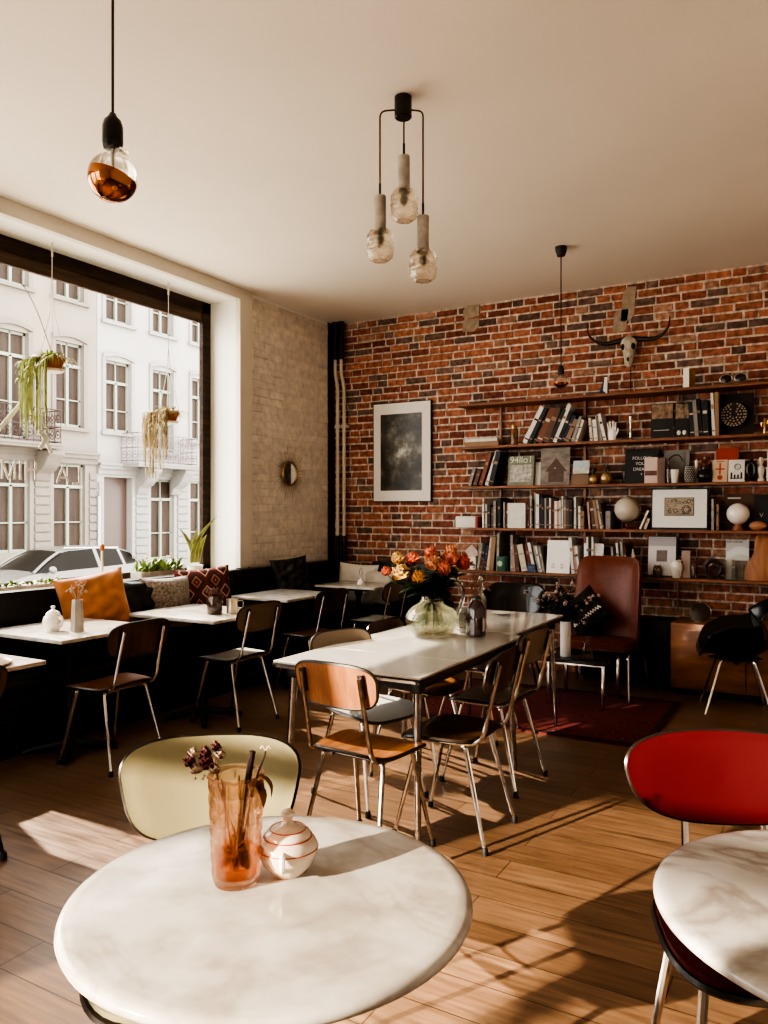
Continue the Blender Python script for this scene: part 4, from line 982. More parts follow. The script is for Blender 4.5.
def place(i): return SZ[i]
def book_section(s, x):
    """which run of books, and what one finds at its left end"""
    if x < -2.624: return 0, 'from the left end'
    if x < -1.848: return 1, 'right of the first upright'
    if x < -1.082: return 2, 'right of the second upright'
    return 3, 'right of the third upright'
cnt = {}
for (s, x, w, h, a, c) in sorted(BOOKS, key=lambda q: (q[0], q[1])):
    sec, ph = book_section(s, x); k = cnt.get((s, sec), 0); cnt[(s, sec)] = k + 1
    state = 'leaning' if abs(a) > 4 else 'upright'
    size = 'tall' if h > .30 else ('small' if h < .20 else 'medium')
    lab = '%s %s %s book, %s %s on the %s' % (size, c, state, ORD[k], ph, NAMES[s])
    dep = .17 + .05 * ((k * 7) % 3) / 2
    rnd = random.Random(k * 31 + s)
    mb = MB(); w = max(w * .97, .010)
    mb.mi = 0; mb.bb(-w / 2, w / 2, 0, .004, 0, h); mb.bb(-w / 2, -w / 2 + .0025, .004, dep, 0, h); mb.bb(w / 2 - .0025, w / 2, .004, dep, 0, h)
    mb.mi = 1; mb.bb(-w / 2 + .0026, w / 2 - .0026, .0045, dep - .004, .004, h - .004)
    mb.mi = 2
    u = rnd.uniform(.04, .12)
    mb.bb(-w * .36, w * .36, -.0008, .001, h * .62, h * (.62 + u)); mb.bb(-w * .4, w * .4, -.0008, .001, h * .10, h * .135)
    alt = M['bk_black'] if c in ('white', 'cream', 'pink', 'tan') else M['bk_cream']
    alt = rnd.choice([alt, M['bk_tan'], M['bk_grey'], M['bk_tan']])
    o = mb.build('book', [M['bk_' + c], M['paper'], alt], smooth=False, merge=False)
    rr_ = rad(a); sh = math.sin(rr_)
    lift = abs(sh) * w / 2
    o.location = (x, YF + .015 + rnd.uniform(0, .02), SZ[s] + lift + .0005); o.rotation_euler = (0, rr_, 0)
    tag(o, lab, 'book', 'books on the ' + NAMES[s])

def front_book(label, x0, x1, s, h, col, lean=10, y=.05, cat='book', name='book', thick=.02, deco=None, group=None, z=None):
    """a cover standing face out and leaning back"""
    w = x1 - x0
    t = thing(name, label, cat, ((x0 + x1) / 2, YF + y, (SZ[s] if z is None else z) + .001), group=group, rot=(rad(-lean), 0, 0))
    mb = MB(); mb.bb(-w / 2, w / 2, 0, .003, 0, h); mb.bb(-w / 2, w / 2, thick - .003, thick, 0, h); mb.bb(-w / 2, -w / 2 + .003, .003, thick - .003, 0, h)
    mb.build('cover', col, t, smooth=False)
    MB().bb(-w / 2 + .0035, w / 2 - .003, .0032, thick - .0032, .003, h - .003).build('pages', M['paper'], t, smooth=False)
    if deco: deco(t, w, h)
    return t
FR = (PI / 2, 0, 0)   # lettering that faces the room
def dec_mat(name, c, **k): return P(name, c, .6, **k)
INK = P('black_ink', (.02, .018, .016), .6); WINK = P('white_ink', (.75, .72, .66), .6); RINK = P('red_ink', (.45, .07, .03), .6); GINK = P('grey_ink', (.20, .18, .17), .6)
def rect(t, name, mat, x0, x1, z0, z1, y=-.001): return MB().bb(x0, x1, y - .0006, y, z0, z1).build(name, mat, t, smooth=False)

# --- top shelf
t = thing('paper_wedge', 'small blue and white folded wedge on the top shelf', 'ornament', (-1.70, YF + .07, SZ[0]))
MB().add([(-.036, -.02, 0), (.036, -.02, 0), (.036, .04, 0), (-.036, .04, 0), (.006, 0, .155), (.034, 0, .155), (.034, .02, .155), (.006, .02, .155)], [(0, 3, 2, 1), (4, 5, 6, 7), (0, 1, 5, 4), (1, 2, 6, 5), (2, 3, 7, 6), (3, 0, 4, 7)]).build('blue_side', P('deep_blue_card', (.02, .03, .12), .5), t, smooth=False)
MB().add([(.0, -.0215, .03), (.036, -.0215, .0), (.034, -.002, .15), (.008, -.002, .15)], [(0, 1, 2, 3)]).build('white_side', M['white'], t, smooth=False)
t = thing('book_block', 'thick white and tan book block standing alone on the top shelf', 'book', (-1.025, YF + .06, SZ[0]), rz=rad(-18))
MB().bb(-.018, .022, 0, .11, 0, .162).build('pages', P('tan_page_block', (.42, .26, .12), .8), t, smooth=False); MB().bb(-.024, .026, -.004, -.0002, 0, .166).build('spine', M['white'], t, smooth=False)
t = thing('goggles', 'pair of dark goggles with pale wire rims on the top shelf', 'goggles', (-.67, YF + .07, SZ[0] + .002))
for sx in (-1, 1):
    rim = MB().tube([(sx * .055 + .046 * math.cos(a), -.01 * sx, .050 + .036 * math.sin(a)) for a in [2 * PI * i / 24 for i in range(24)]], .0055, 8, closed=True).build('rim', P('pale_wire', (.45, .38, .30), .3, .8), t)
    MB().lathe([(0, 0), (.042, 0), (.042, .004), (0, .010)], 20, M=Matrix.Translation((sx * .055, -.01 * sx, .050)) @ Matrix.Rotation(PI / 2, 4, 'X') @ Matrix.Scale(.8, 4, (0, 1, 0))).build('lens', M['blackgloss'], t)
MB().tube(bez([(-.10, .01, .05), (-.06, .06, .06), (0, .08, .085), (.06, .06, .06), (.10, .01, .05)]), .006, 6).build('strap', M['black'], t)
MB().tube(bez([(-.012, 0, .06), (0, -.005, .072), (.012, 0, .06)]), .004, 6).build('bridge', M['brass'], t)

# --- second shelf
t = thing('book', 'white book lying flat on top of another at the left end, second shelf', 'book', (-2.83, YF + .12, SZ[1] + .045))
MB().bb(-.165, .165, -.09, .09, 0, .028).build('cover', M['bk_white'], t, bevel=.002, seg=1)
t = thing('book', 'beige book lying flat underneath the white one, second shelf', 'book', (-2.82, YF + .12, SZ[1] + .001))
MB().bb(-.17, .17, -.095, .10, 0, .043).build('cover', M['bk_tan'], t, bevel=.002, seg=1)
t = thing('jar', 'amber glass jar with brass lid beside the first upright', 'jar', (-2.515, YF + .07, SZ[1]))
MB().lathe([(0, 0), (.034, 0), (.036, .01), (.036, .13), (.028, .15), (0, .15)], 20).build('glass_body', P('amber_jar', (.30, .13, .05), .12, coat=.5, noise=(25, .7)), t)
MB().lathe([(.031, .15), (.031, .178), (0, .18)], 20).build('lid', M['brass'], t)
t = thing('ceramic_hand', 'white ceramic hand sculpture beside the leaning white books', 'sculpture', (-1.625, YF + .06, SZ[1]))
hm = MB(); hm.lathe([(0, 0), (.030, 0), (.036, .02), (.040, .06), (.036, .09), (.020, .10), (0, .10)], 16, M=Matrix.Diagonal((1, .55, 1, 1)))
hm.build('palm', M['ceramic'], t)
for i, (dx, L, tl) in enumerate([(-.026, .065, -10), (-.010, .082, -4), (.008, .085, 3), (.024, .068, 9)]):
    MB().tube(bez([(dx, 0, .085), (dx + math.sin(rad(tl)) * L * .5, -.006, .085 + L * .5), (dx + math.sin(rad(tl)) * L * .9, -.02, .085 + L)]), [.0095 - .003 * k / 12 for k in range(13)], 8).build('finger', M['ceramic'], t)
MB().tube(bez([(.034, 0, .05), (.050, -.01, .075), (.052, -.014, .105)]), [.010 - .003 * k / 12 for k in range(13)], 8).build('thumb', M['ceramic'], t)
t = thing('candlestick', 'slim silver twisted candlestick alone on the second shelf', 'candlestick', (-1.47, YF + .06, SZ[1]))
MB().lathe([(0, 0), (.026, 0), (.028, .006), (.012, .018), (.009, .04), (.014, .055), (.008, .07), (.010, .10), (.006, .13), (.012, .15), (.008, .16), (.016, .185), (.014, .20), (0, .198)], 16).build('stem', P('old_silver', (.62, .55, .46), .25, .9), t)
MB().tube([(-.03, 0, .165), (.03, 0, .165)], .006, 8).build('cross_arm', P('old_silver_arm', (.62, .55, .46), .25, .9), t)
def portrait(t, w, h):
    rect(t, 'photo', dec_mat('sepia_photo_' + t.name, (.42, .27, .17), noise=(22, .8)), -w / 2 + .005, w / 2 - .005, h * .56, h - .006)
    rect(t, 'caption_line', WINK, -w * .38, w * .32, h * .22, h * .235)
front_book('dark magazine with a sepia photo on its upper half, second shelf', -1.304, -1.125, 1, .295, M['bk_black'], 6, deco=portrait, cat='magazine', name='magazine')
def portrait2(t, w, h):
    rect(t, 'photo', dec_mat('tan_photo', (.48, .33, .21), noise=(26, .85)), -w / 2 + .008, w / 2 - .004, h * .55, h - .008)
    for sx in (-.022, .022): MB().sphere((sx, -.004, h * .14), .016, 10, 6, sq=(1, .3, 1.3)).build('white_spot', WINK, t)
front_book('narrow dark magazine with two white spots below its photo, second shelf', -1.118, -1.004, 1, .288, M['bk_black'], 6, deco=portrait2, cat='magazine', name='magazine', y=.06)
front_book('large black cover standing behind the round wooden disc, second shelf', -.78, -.53, 1, .345, P('brown_black_cover', (.035, .018, .012), .6, noise=(9, .5)), 5, y=.13)
t = thing('carved_disc', 'round carved wooden disc with a dark notch at the top', 'ornament', (-.668, YF + .095, SZ[1] + .165), rot=(rad(-7), 0, 0))
DM = Matrix.Rotation(PI / 2, 4, 'X')
MB().lathe([(0, 0), (.098, 0), (.102, .006), (.098, .012), (0, .012)], 40, M=DM).build('disc', M['black'], t)
mb = MB(); rnd = random.Random(3)
for ring, n_ in ((.03, 7), (.052, 12), (.075, 18), (.09, 24)):
    for i in range(n_):
        a = 2 * PI * i / n_
        if abs(((a - PI / 2 + PI) % (2 * PI)) - PI) < .24: continue
        mb.sphere((ring * math.cos(a), -.0135, ring * math.sin(a)), .0075, 8, 5, sq=(1, .4, 1))
mb.build('carved_beads', P('beige_carving', (.38, .29, .21), .6), t)
t = thing('cactus_ornament', 'tiny gold cactus ornament at the right end of the second shelf', 'ornament', (-.445, YF + .05, SZ[1]))
GD = P('polished_gold', (.65, .42, .17), .2, 1)
MB().tube([(0, 0, 0), (0, 0, .115), (0, 0, .125)], [.011, .010, .005], 10).build('trunk', GD, t)
for sx, z in ((-1, .055), (1, .07)): MB().tube(bez([(0, 0, z), (sx * .02, 0, z + .004), (sx * .022, 0, z + .035)]), .006, 8).build('arm', GD, t)

# --- third shelf
def greenmag(t, w, h):
    text_mesh('title', '94llo1', .088, P('mint_lettering', (.66, .70, .60), .6), t, (0, -.002, h * .86), FR)
    rect(t, 'cover_photo', dec_mat('pale_blossom_photo', (.62, .58, .52), noise=(28, .6)), -w * .40, w * .42, h * .12, h * .70)
front_book('sage green magazine with pale lettering and a blossom photo, third shelf', -2.575, -2.327, 2, .275, P('sage_cover', (.26, .28, .20), .6, noise=(20, .3)), 8, deco=greenmag, cat='magazine', name='magazine')
front_book('thin white book half hidden behind the brown house picture', -2.33, -2.20, 2, .215, M['bk_white'], 8, y=.09)
def house_pic(t, w, h):
    rect(t, 'gable', dec_mat('brown_gable', (.16, .10, .07), noise=(14, .5)), -w * .22, w * .30, h * .08, h * .40)
    MB().add([(-w * .34, -.0025, h * .36), (w * .42, -.0025, h * .36), (w * .03, -.0025, h * .72)], [(0, 1, 2)]).build('roof', dec_mat('dark_roof', (.11, .07, .05)), t, smooth=False)
    MB().sphere((.0, -.003, h * .45), .006, 8, 5, sq=(1, .3, 1)).build('white_dot', WINK, t)
front_book('grey sepia cover showing a steep gabled house, third shelf', -2.262, -1.995, 2, .335, P('grey_board', (.36, .31, .27), .7, noise=(7, .55), stretch=(1, 1, 2.5)), 5, deco=house_pic, cat='picture', name='picture_board', thick=.012)
front_book('plain brown board behind the seascape postcard', -1.99, -1.83, 2, .165, P('kraft_board', (.28, .19, .13), .8), 10, y=.06, cat='board', name='board', thick=.008)
def sea(t, w, h):
    rect(t, 'sky', P('postcard_sky', (.42, .52, .55), .5), -w / 2 + .003, w / 2 - .003, h * .45, h - .003)
    rect(t, 'foam', P('postcard_foam', (.66, .66, .60), .5, noise=(30, .4)), -w / 2 + .003, w / 2 - .003, .003, h * .45)
front_book('blue and white seascape postcard on a brown board, third shelf', -1.955, -1.812, 2, .115, M['bk_white'], 10, y=.02, cat='postcard', name='postcard', thick=.004, deco=sea, z=SZ[2] + .095)
for x, h, nm in ((-1.782, .092, 'left and smaller'), (-1.675, .108, 'right and larger')):
    t = thing('pineapple_ornament', 'gold pineapple with dark leaf crown, the %s of two' % nm, 'ornament', (x, YF + .05, SZ[2]), group='pair of gold pineapples')
    MB().lathe([(0, 0), (h * .26, 0), (h * .42, h * .22), (h * .46, h * .45), (h * .38, h * .78), (h * .16, h), (0, h)], 20, lobes=(9, .03)).build('fruit', P('satin_gold', (.62, .42, .22), .3, .7, noise=(60, .5)), t)
    mb = MB()
    for i in range(12):
        a = i * 2.4; r_ = .008 + .018 * (i / 12)
        mb.tube([(0, 0, h * .95), (math.cos(a) * r_, math.sin(a) * r_, h + .045), (math.cos(a) * r_ * 2, math.sin(a) * r_ * 2, h + .05 + .03 * (1 - i / 12))], [.006, .005, .001], 5)
    mb.build('crown', P('tarnished_leaf', (.16, .13, .11), .4, .5), t)
def dreams(t, w, h):
    text_mesh('lettering', 'FOLLOW\nYOUR\nDREAMS', .038, WINK, t, (0, -.0015, h * .57), FR, space=1.25)
    text_mesh('heart', 'v', .035, WINK, t, (0, -.0015, h * .28), FR)
front_book('black letter board reading FOLLOW YOUR DREAMS on the third shelf', -1.533, -1.256, 2, .302, M['bk_black'], 6, y=.12, cat='sign', name='letter_board', deco=dreams, thick=.015)
t = thing('book', 'thick pink and white book showing cover and taupe spine, third shelf', 'book', (-1.352, YF + .035, SZ[2]))
MB().bb(0, .105, 0, .045, 0, .218).build('cover', P('pink_white_cover', (.66, .52, .46), .6, noise=(6, .15)), t, bevel=.002)
MB().bb(.106, .165, .0, .05, 0, .212).build('spine', P('taupe_spine', (.20, .13, .10), .7), t, bevel=.002)
MB().bb(.004, .101, -.0012, 0, .065, .105).build('band', P('mauve_band', (.24, .10, .09), .6, noise=(60, .6)), t, smooth=False)
def hat(t, w, h):
    MB().tube(bez([(-.07, -.003, h * .66), (-.03, -.003, h * .82), (.02, -.003, h * .84), (.05, -.003, h * .66)]), .010, 6, flat=.3).build('dark_shape', INK, t)
    rect(t, 'dark_stripe', GINK, .055, .075, h * .3, h * .95)
front_book('grey photograph with a dark curved shape behind the small bottles', -1.224, -1.018, 2, .282, P('grey_photo', (.33, .30, .27), .6, noise=(6, .3)), 6, y=.16, cat='photograph', name='photograph', thick=.006, deco=hat)
t = thing('bottle', 'slim dark bottle with pale label between pink book and white cup', 'bottle', (-1.160, YF + .04, SZ[2]))
MB().lathe([(0, 0), (.014, 0), (.015, .01), (.015, .13), (.007, .155), (.007, .19), (0, .19)], 16).build('glass_body', M['plum'], t)
MB().lathe([(.0155, .04), (.0155, .11)], 16).build('label', GINK, t)
t = thing('cup', 'plain cream beaker on the third shelf beside the third upright', 'cup', (-1.112, YF - .0 + .045, SZ[2]))
MB().lathe([(0, 0), (.023, 0), (.025, .004), (.034, .11), (.031, .11), (.023, .008), (0, .008)], 24).build('body', M['ceramic'], t)
t = thing('beaded_vase', 'black and white beaded vase on the third shelf', 'vase', (-.997, YF + .05, SZ[2]))
MB().lathe([(0, 0), (.026, 0), (.036, .03), (.037, .09), (.028, .135), (.020, .14), (0, .138)], 20).build('body', M['black'], t)
mb = MB()
for k in range(9):
    for i in range(12):
        a = 2 * PI * (i + k % 2 * .5) / 12; z = .012 + k * .0145; r_ = .026 + .011 * min(1, z / .03) - (.009 * max(0, (z - .09) / .045))
        mb.sphere((r_ * math.cos(a), r_ * math.sin(a), z), .0048, 6, 4)
mb.build('beads', M['white'], t)
t = thing('candle', 'short white candle behind the beaded vase', 'candle', (-.955, YF + .12, SZ[2]))
MB().lathe([(0, 0), (.014, 0), (.014, .185), (.003, .19), (.001, .20), (0, .2)], 12).build('wax', M['ceramic'], t)
t = thing('vase', 'squat round black pot on the third shelf', 'vase', (-.882, YF + .05, SZ[2]))
MB().lathe([(0, 0), (.035, 0), (.056, .03), (.060, .06), (.048, .09), (.030, .105), (.030, .12), (.024, .12), (.024, .1), (0, .09)], 24).build('body', M['blackgloss'], t)
t = thing('lantern', 'rusty red brown lantern jar behind the black pot', 'lantern', (-.885, YF + .15, SZ[2]))
MB().lathe([(0, 0), (.04, 0), (.042, .16), (.03, .185), (.03, .21), (0, .215)], 16).build('body', P('rusty_glass', (.24, .07, .04), .25, noise=(20, .6)), t)
MB().tube([(.032 * math.cos(a), -.043, .165 + .016 * math.sin(a)) for a in [2 * PI * i / 16 for i in range(16)]], .004, 6, closed=True).build('handle_ring', M['brass'], t)
front_book('plain bright red book standing at the back of the third shelf', -.809, -.64, 2, .276, P('bright_red_cover', (.42, .05, .02), .55), 5, y=.13, thick=.03)
def cross(t, w, h):
    rect(t, 'upright_bar', RINK, -.006, .006, h * .35, h * .85); rect(t, 'cross_bar', RINK, -w * .3, w * .3, h * .55, h * .61)
    MB().lathe([(0, 0), (.020, 0), (0, .0008)], 20, M=Matrix.Translation((0, -.0008, h * .2)) @ DM).build('red_disc', RINK, t); rect(t, 'header', RINK, -w * .25, w * .25, h * .9, h * .93)
front_book('cream card printed with a red cross, leaning on the red book', -.824, -.713, 2, .184, P('cream_card', (.58, .44, .31), .7), 12, y=.04, cat='card', name='card', thick=.006, deco=cross)
def stamp(t, w, h):
    MB().tube([(.022 * math.cos(a) + .008, -.0012, h * .68 + .022 * math.sin(a)) for a in [2 * PI * i / 20 for i in range(20)]], .008, 6, closed=True, flat=.2).build('round_motif', INK, t)
    rect(t, 'base_line', INK, -w * .38, w * .38, h * .13, h * .17)
    for sx in (-.036, -.012, .012, .036): rect(t, 'figure', INK, sx - .006, sx + .006, h * .17, h * (.42 if abs(sx) > .02 else .32))
front_book('white card with a black block print, right of the cross card', -.706, -.588, 2, .180, M['bk_white'], 12, y=.035, cat='card', name='card', thick=.006, deco=stamp)
t = thing('ring_vase', 'black vase with an oval hole on the third shelf', 'vase', (-.540, YF + .06, SZ[2]))
MB().tube([(.026 * math.cos(a), 0, .092 + .058 * math.sin(a)) for a in [2 * PI * i / 28 for i in range(28)]], .017, 10, closed=True).build('ring_body', M['blackgloss'], t)
MB().lathe([(0, 0), (.028, 0), (.024, .014), (.012, .022), (0, .022)], 16).build('foot', M['blackgloss'], t); MB().lathe([(.010, .16), (.014, .184), (.011, .184), (.008, .165)], 16).build('neck', M['blackgloss'], t)
t = thing('figurine', 'small white bust figurine at the right end of the third shelf', 'figurine', (-.470, YF + .05, SZ[2]))
MB().lathe([(0, 0), (.026, 0), (.026, .015), (.014, .03), (.020, .055), (.026, .085), (.024, .11), (.010, .125), (.010, .135), (.018, .15), (.020, .17), (.013, .188), (0, .192)], 18).build('bust', M['ceramic_warm'], t)
MB().sphere((0, -.019, .162), .005, 8, 6).build('nose', M['ceramic_warm'], t)
for i in range(2):
    t = thing('gift_box', 'white lidded box, %s of two at the right end of the third shelf' % ('lower' if i == 0 else 'upper'), 'box', (-.38, YF + .07, SZ[2] + .001 + i * .112))
    MB().box((0, 0, .045), (.10 - .012 * i, .10, .09)).build('body', M['white'], t, bevel=.002); MB().box((0, 0, .098), (.106 - .012 * i, .106, .02)).build('lid', M['ceramic_warm'], t, bevel=.002)

# --- fourth shelf
t = thing('box', 'white box with a red side projecting from the left end of the fourth shelf', 'box', (-2.955, YF + .11, SZ[3] + .001))
MB().bb(-.125, .075, -.09, .09, 0, .105).build('body', M['white'], t, bevel=.003)
MB().bb(.0765, .10, -.088, .088, 0, .103).build('red_side', P('brick_red_card', (.35, .08, .04), .6), t, bevel=.002)
MB().bb(-.155, -.126, -.05, .05, .01, .09).build('small_flap', M['bk_grey'], t)
def whitefront(t, w, h): text_mesh('title', 'NOTES', .022, GINK, t, (0, -.0015, h * .75), FR)
front_book('plain white book standing face out among spines on the fourth shelf', -2.556, -2.386, 3, .228, M['bk_white'], 0, y=.012, thick=.03)
t = thing('globe', 'pale globe on a small dark stand on the fourth shelf', 'globe', (-1.513, YF + .11, SZ[3]))
MB().lathe([(0, 0), (.055, 0), (.055, .008), (.015, .02), (.010, .05), (0, .05)], 24).build('stand', M['rust'], t)
MB().tube([(.112 * math.cos(a), 0, .168 + .112 * math.sin(a)) for a in [-PI / 2 + PI * i / 20 for i in range(21)]], .005, 6).build('meridian_arm', M['brass'], t)
gm = P('pale_map', (.62, .56, .48), .35, col2=(.52, .46, .38), noise=(9, .2)); MB().sphere((0, 0, .168), .104, 32, 20).build('sphere', gm, t)
t = thing('framed_picture', 'small etching in wide white mount and black frame on the fourth shelf', 'picture', (-1.078, YF + .035, SZ[3] + .001), rot=(rad(-5), 0, 0))
MB().bb(-.222, .222, .002, .02, 0, .345).build('frame', M['black'], t, smooth=False); MB().bb(-.212, .212, -.001, .0015, .018, .333).build('mount', P('mount_board', (.74, .73, .70), .6), t, smooth=False)
e_ = MB().bb(-.115, .115, -.0035, -.0015, .115, .265).build('etching', P('etching_paper', (.44, .36, .28), .7, noise=(12, .2)), t, smooth=False)
mb = MB(); yq = -.0042
for (a, b_, c, d) in ((-.115, .115, .115, .119), (-.115, .115, .261, .265), (-.115, -.111, .115, .265), (.111, .115, .115, .265), (-.10, .10, .128, .131)): mb.bb(a, b_, yq - .0004, yq, c, d)
for (cx, cz, r_) in ((.055, .165, .034), (.055, .165, .022), (-.03, .155, .016), (-.075, .15, .012), (.075, .235, .014)): mb.tube([(cx + r_ * math.cos(a), yq, cz + r_ * math.sin(a)) for a in [2 * PI * i / 18 for i in range(18)]], .0022, 4, closed=True)
rnd = random.Random(5)
for i in range(46):
    x = rnd.uniform(-.10, .10); z = rnd.uniform(.135, .25); a = rnd.uniform(-1, 1); L = rnd.uniform(.008, .03); mb.tube([(x, yq, z), (min(.105, x + L * math.cos(a)), yq, min(.255, z + L * math.sin(a)))], .0014, 4)
mb.build('etched_lines', INK, t, smooth=False)
t = thing('globe_lamp', 'round white glass globe lamp on the fourth shelf', 'lamp', (-.637, YF + .07, SZ[3]))
MB().lathe([(0, 0), (.045, 0), (.045, .01), (.03, .045), (.03, .05), (0, .05)], 24).build('wooden_base', M['shelf'], t); MB().sphere((0, 0, .132), .086, 32, 20).build('opal_globe', P('opal_glass', (.80, .74, .68), .2, coat=.3, sub=.2), t)
def tt(t, w, h): rect(t, 'pale_caption', WINK, -w * .4, w * .05, h * .86, h * .90)
front_book('dark brown book face out behind the white globe lamp', -.75, -.532, 3, .295, M['bk_brown'], 4, y=.19, deco=tt)
def vv(t, w, h): text_mesh('letter', 'V', .05, WINK, t, (0, -.0015, h * .42), FR)
front_book('black book with a white letter V at the right of the fourth shelf', -.528, -.42, 3, .285, M['bk_black'], 3, y=.14, deco=vv)
t = thing('wooden_shoe_last', 'small rounded tan wooden form on the fourth shelf', 'ornament', (-.492, YF + .06, SZ[3]))
MB().sphere((0, 0, .038), .038, 20, 12, sq=(1.75, 1, 1)).build('body', P('orange_tan_wood', (.48, .22, .12), .45, noise=(8, .25)), t)
MB().lathe([(.0, 0), (.04, 0), (.03, .006), (0, .006)], 20).build('foot', M['shelf'], t)

# --- lowest shelf
t = thing('printed_card', 'folded white printed card at the left end of the lowest shelf', 'card', (-2.925, YF + .06, SZ[4]))
MB().box((.0, 0, .06), (.085, .05, .118)).build('lower_box', M['white'], t, bevel=.002)
MB().box((-.005, 0, .165), (.10, .012, .11), M=Matrix.Rotation(rad(-38), 4, 'Y')).build('tilted_card', P('pinkish_card', (.66, .52, .46), .7, noise=(30, .3)), t)
MB().bb(-.012, .012, -.0262, -.0252, .04, .075).build('dark_motif', INK, t, smooth=False)
t = thing('mug', 'green enamel mug with pale round emblem on the lowest shelf', 'mug', (-2.62, YF + .055, SZ[4]))
GM = P('teal_green_enamel', (.07, .16, .12), .3)
MB().lathe([(0, 0), (.054, 0), (.057, .006), (.057, .135), (.053, .135), (.053, .01), (0, .01)], 28).build('body', GM, t)
MB().tube(bez([(.055, 0, .11), (.088, 0, .10), (.088, 0, .05), (.055, 0, .035)]), .006, 8).build('handle', GM, t)
MB().lathe([(0, 0), (.026, 0), (0, .0015)], 24, M=Matrix.Translation((-.008, -.0568, .07)) @ DM).build('emblem', P('mint_emblem', (.42, .52, .44), .5), t)
t = thing('small_box', 'small blue patterned box on the lowest shelf', 'box', (-2.33, YF + .03, SZ[4]))
MB().box((0, 0, .03), (.072, .05, .058)).build('body', P('blue_pattern', (.10, .16, .30), .5, noise=(45, .8)), t, bevel=.003); MB().box((.0, 0, .066), (.076, .054, .014)).build('lid', P('navy_lid', (.03, .04, .10), .5), t, bevel=.003)
def anchors(t, w, h):
    for x in (-.045, .035):
        mb = MB(); mb.tube([(x, -.0012, h * .15), (x, -.0012, h * .30)], .0035, 5, flat=.3); mb.tube([(x - .014, -.0012, h * .265), (x + .014, -.0012, h * .265)], .003, 5, flat=.3)
        mb.tube(bez([(x - .02, -.0012, h * .2), (x, -.0012, h * .145), (x + .02, -.0012, h * .2)]), .003, 5, flat=.3); mb.build('small_emblem', RINK, t)
front_book('large bright white book with two small emblems, lowest shelf', -2.198, -1.990, 4, .292, P('bright_white_cover', (.86, .85, .82), .5), 8, deco=anchors, y=.03)
def env(t, w, h): 
    for k in range(3): rect(t, 'printed_line', P('pale_grey_print', (.52, .55, .52), .6), -w * .3, w * .3, h * (.62 + .09 * k), h * (.635 + .09 * k))
front_book('pale mint and white card standing behind the rust easy chair', -1.866, -1.696, 4, .27, M['bk_white'], 6, cat='card', name='card', thick=.008, deco=env, y=.03)
t = thing('framed_picture', 'leaning white picture with a small grey square, lowest shelf', 'picture', (-1.217, YF + .05, SZ[4] + .001), rot=(rad(-9), 0, 0))
MB().bb(-.118, .118, .001, .014, 0, .345).build('frame', M['black'], t, smooth=False); MB().bb(-.112, .108, -.0015, .0005, .014, .338).build('mount', P('lilac_white_mount', (.62, .60, .60), .6), t, smooth=False)
rect(t, 'print', P('mauve_grey_print', (.24, .19, .18), .6, noise=(20, .3)), -.045, .040, .13, .225, y=-.0018); rect(t, 'upper_tint', P('grey_tint', (.42, .40, .41), .6), -.11, .106, .26, .335, y=-.0018)
t = thing('owl_ornament', 'little dark owl head ornament before the white picture', 'ornament', (-1.244, YF + .02, SZ[4]))
MB().lathe([(0, 0), (.024, 0), (.034, .025), (.035, .06), (.030, .09), (.015, .10), (0, .098)], 18, lobes=(2, .05)).build('body', P('brown_stoneware', (.14, .075, .05), .4, noise=(20, .4)), t)
for sx in (-1, 1):
    MB().sphere((sx * .013, -.030, .068), .009, 10, 6).build('eye', P('pale_glaze_eye', (.4, .32, .24), .4), t); MB().lathe([(.011, 0), (0, .022)], 8, (sx * .021, 0, .086)).build('ear', M['iron'], t)
t = thing('vase', 'white ceramic urn on the lowest shelf by the third upright', 'vase', (-1.100, YF + .05, SZ[4]))
MB().lathe([(0, 0), (.030, 0), (.033, .006), (.046, .06), (.052, .095), (.046, .12), (.036, .13), (.042, .147), (.037, .147), (.032, .132), (.04, .10), (0, .09)], 28).build('body', M['ceramic'], t)
front_book('pink grey book leaning behind the small glass bottle, lowest shelf', -1.062, -.995, 4, .225, P('rose_grey_cover', (.36, .26, .22), .6), 3, y=.06)
t = thing('glass_bottle', 'stubby clear glass bottle with dark top, lowest shelf', 'bottle', (-.962, YF + .045, SZ[4]))
MB().lathe([(0, 0), (.026, 0), (.027, .008), (.027, .105), (.020, .12), (.020, .13), (.017, .13), (.017, .118), (.023, .10), (.023, .008), (0, .008)], 20).build('glass_body', M['clear'], t)
MB().lathe([(0, .128), (.022, .128), (.022, .142), (0, .143)], 16).build('cork', M['rust'], t)
t = thing('bead_crown', 'dark wreath studded with pale beads on the lowest shelf', 'wreath', (-.82, YF + .07, SZ[4]))
mb = MB(); mb2 = MB()
for i in range(24):
    a = 2 * PI * i / 24; r_ = .062
    mb2.sphere((r_ * 1.18 * math.cos(a), -.006, .088 + r_ * 1.18 * math.sin(a)), .0065, 8, 5)
mb.tube([(.062 * math.cos(a), 0, .088 + .062 * math.sin(a)) for a in [2 * PI * i / 30 for i in range(30)]], .019, 8, closed=True)
mb.tube([(.034 * math.cos(a), -.004, .075 + .030 * math.sin(a)) for a in [2 * PI * i / 20 for i in range(20)]], .008, 8, closed=True)
mb.build('wreath', P('dark_bronze_wire', (.07, .04, .03), .45, .4, noise=(40, .6)), t); mb2.build('beads', M['ceramic_warm'], t)
t2 = MB().lathe([(0, 0), (.055, 0), (.05, .006), (0, .006)], 20).build('base', M['brass'], t)
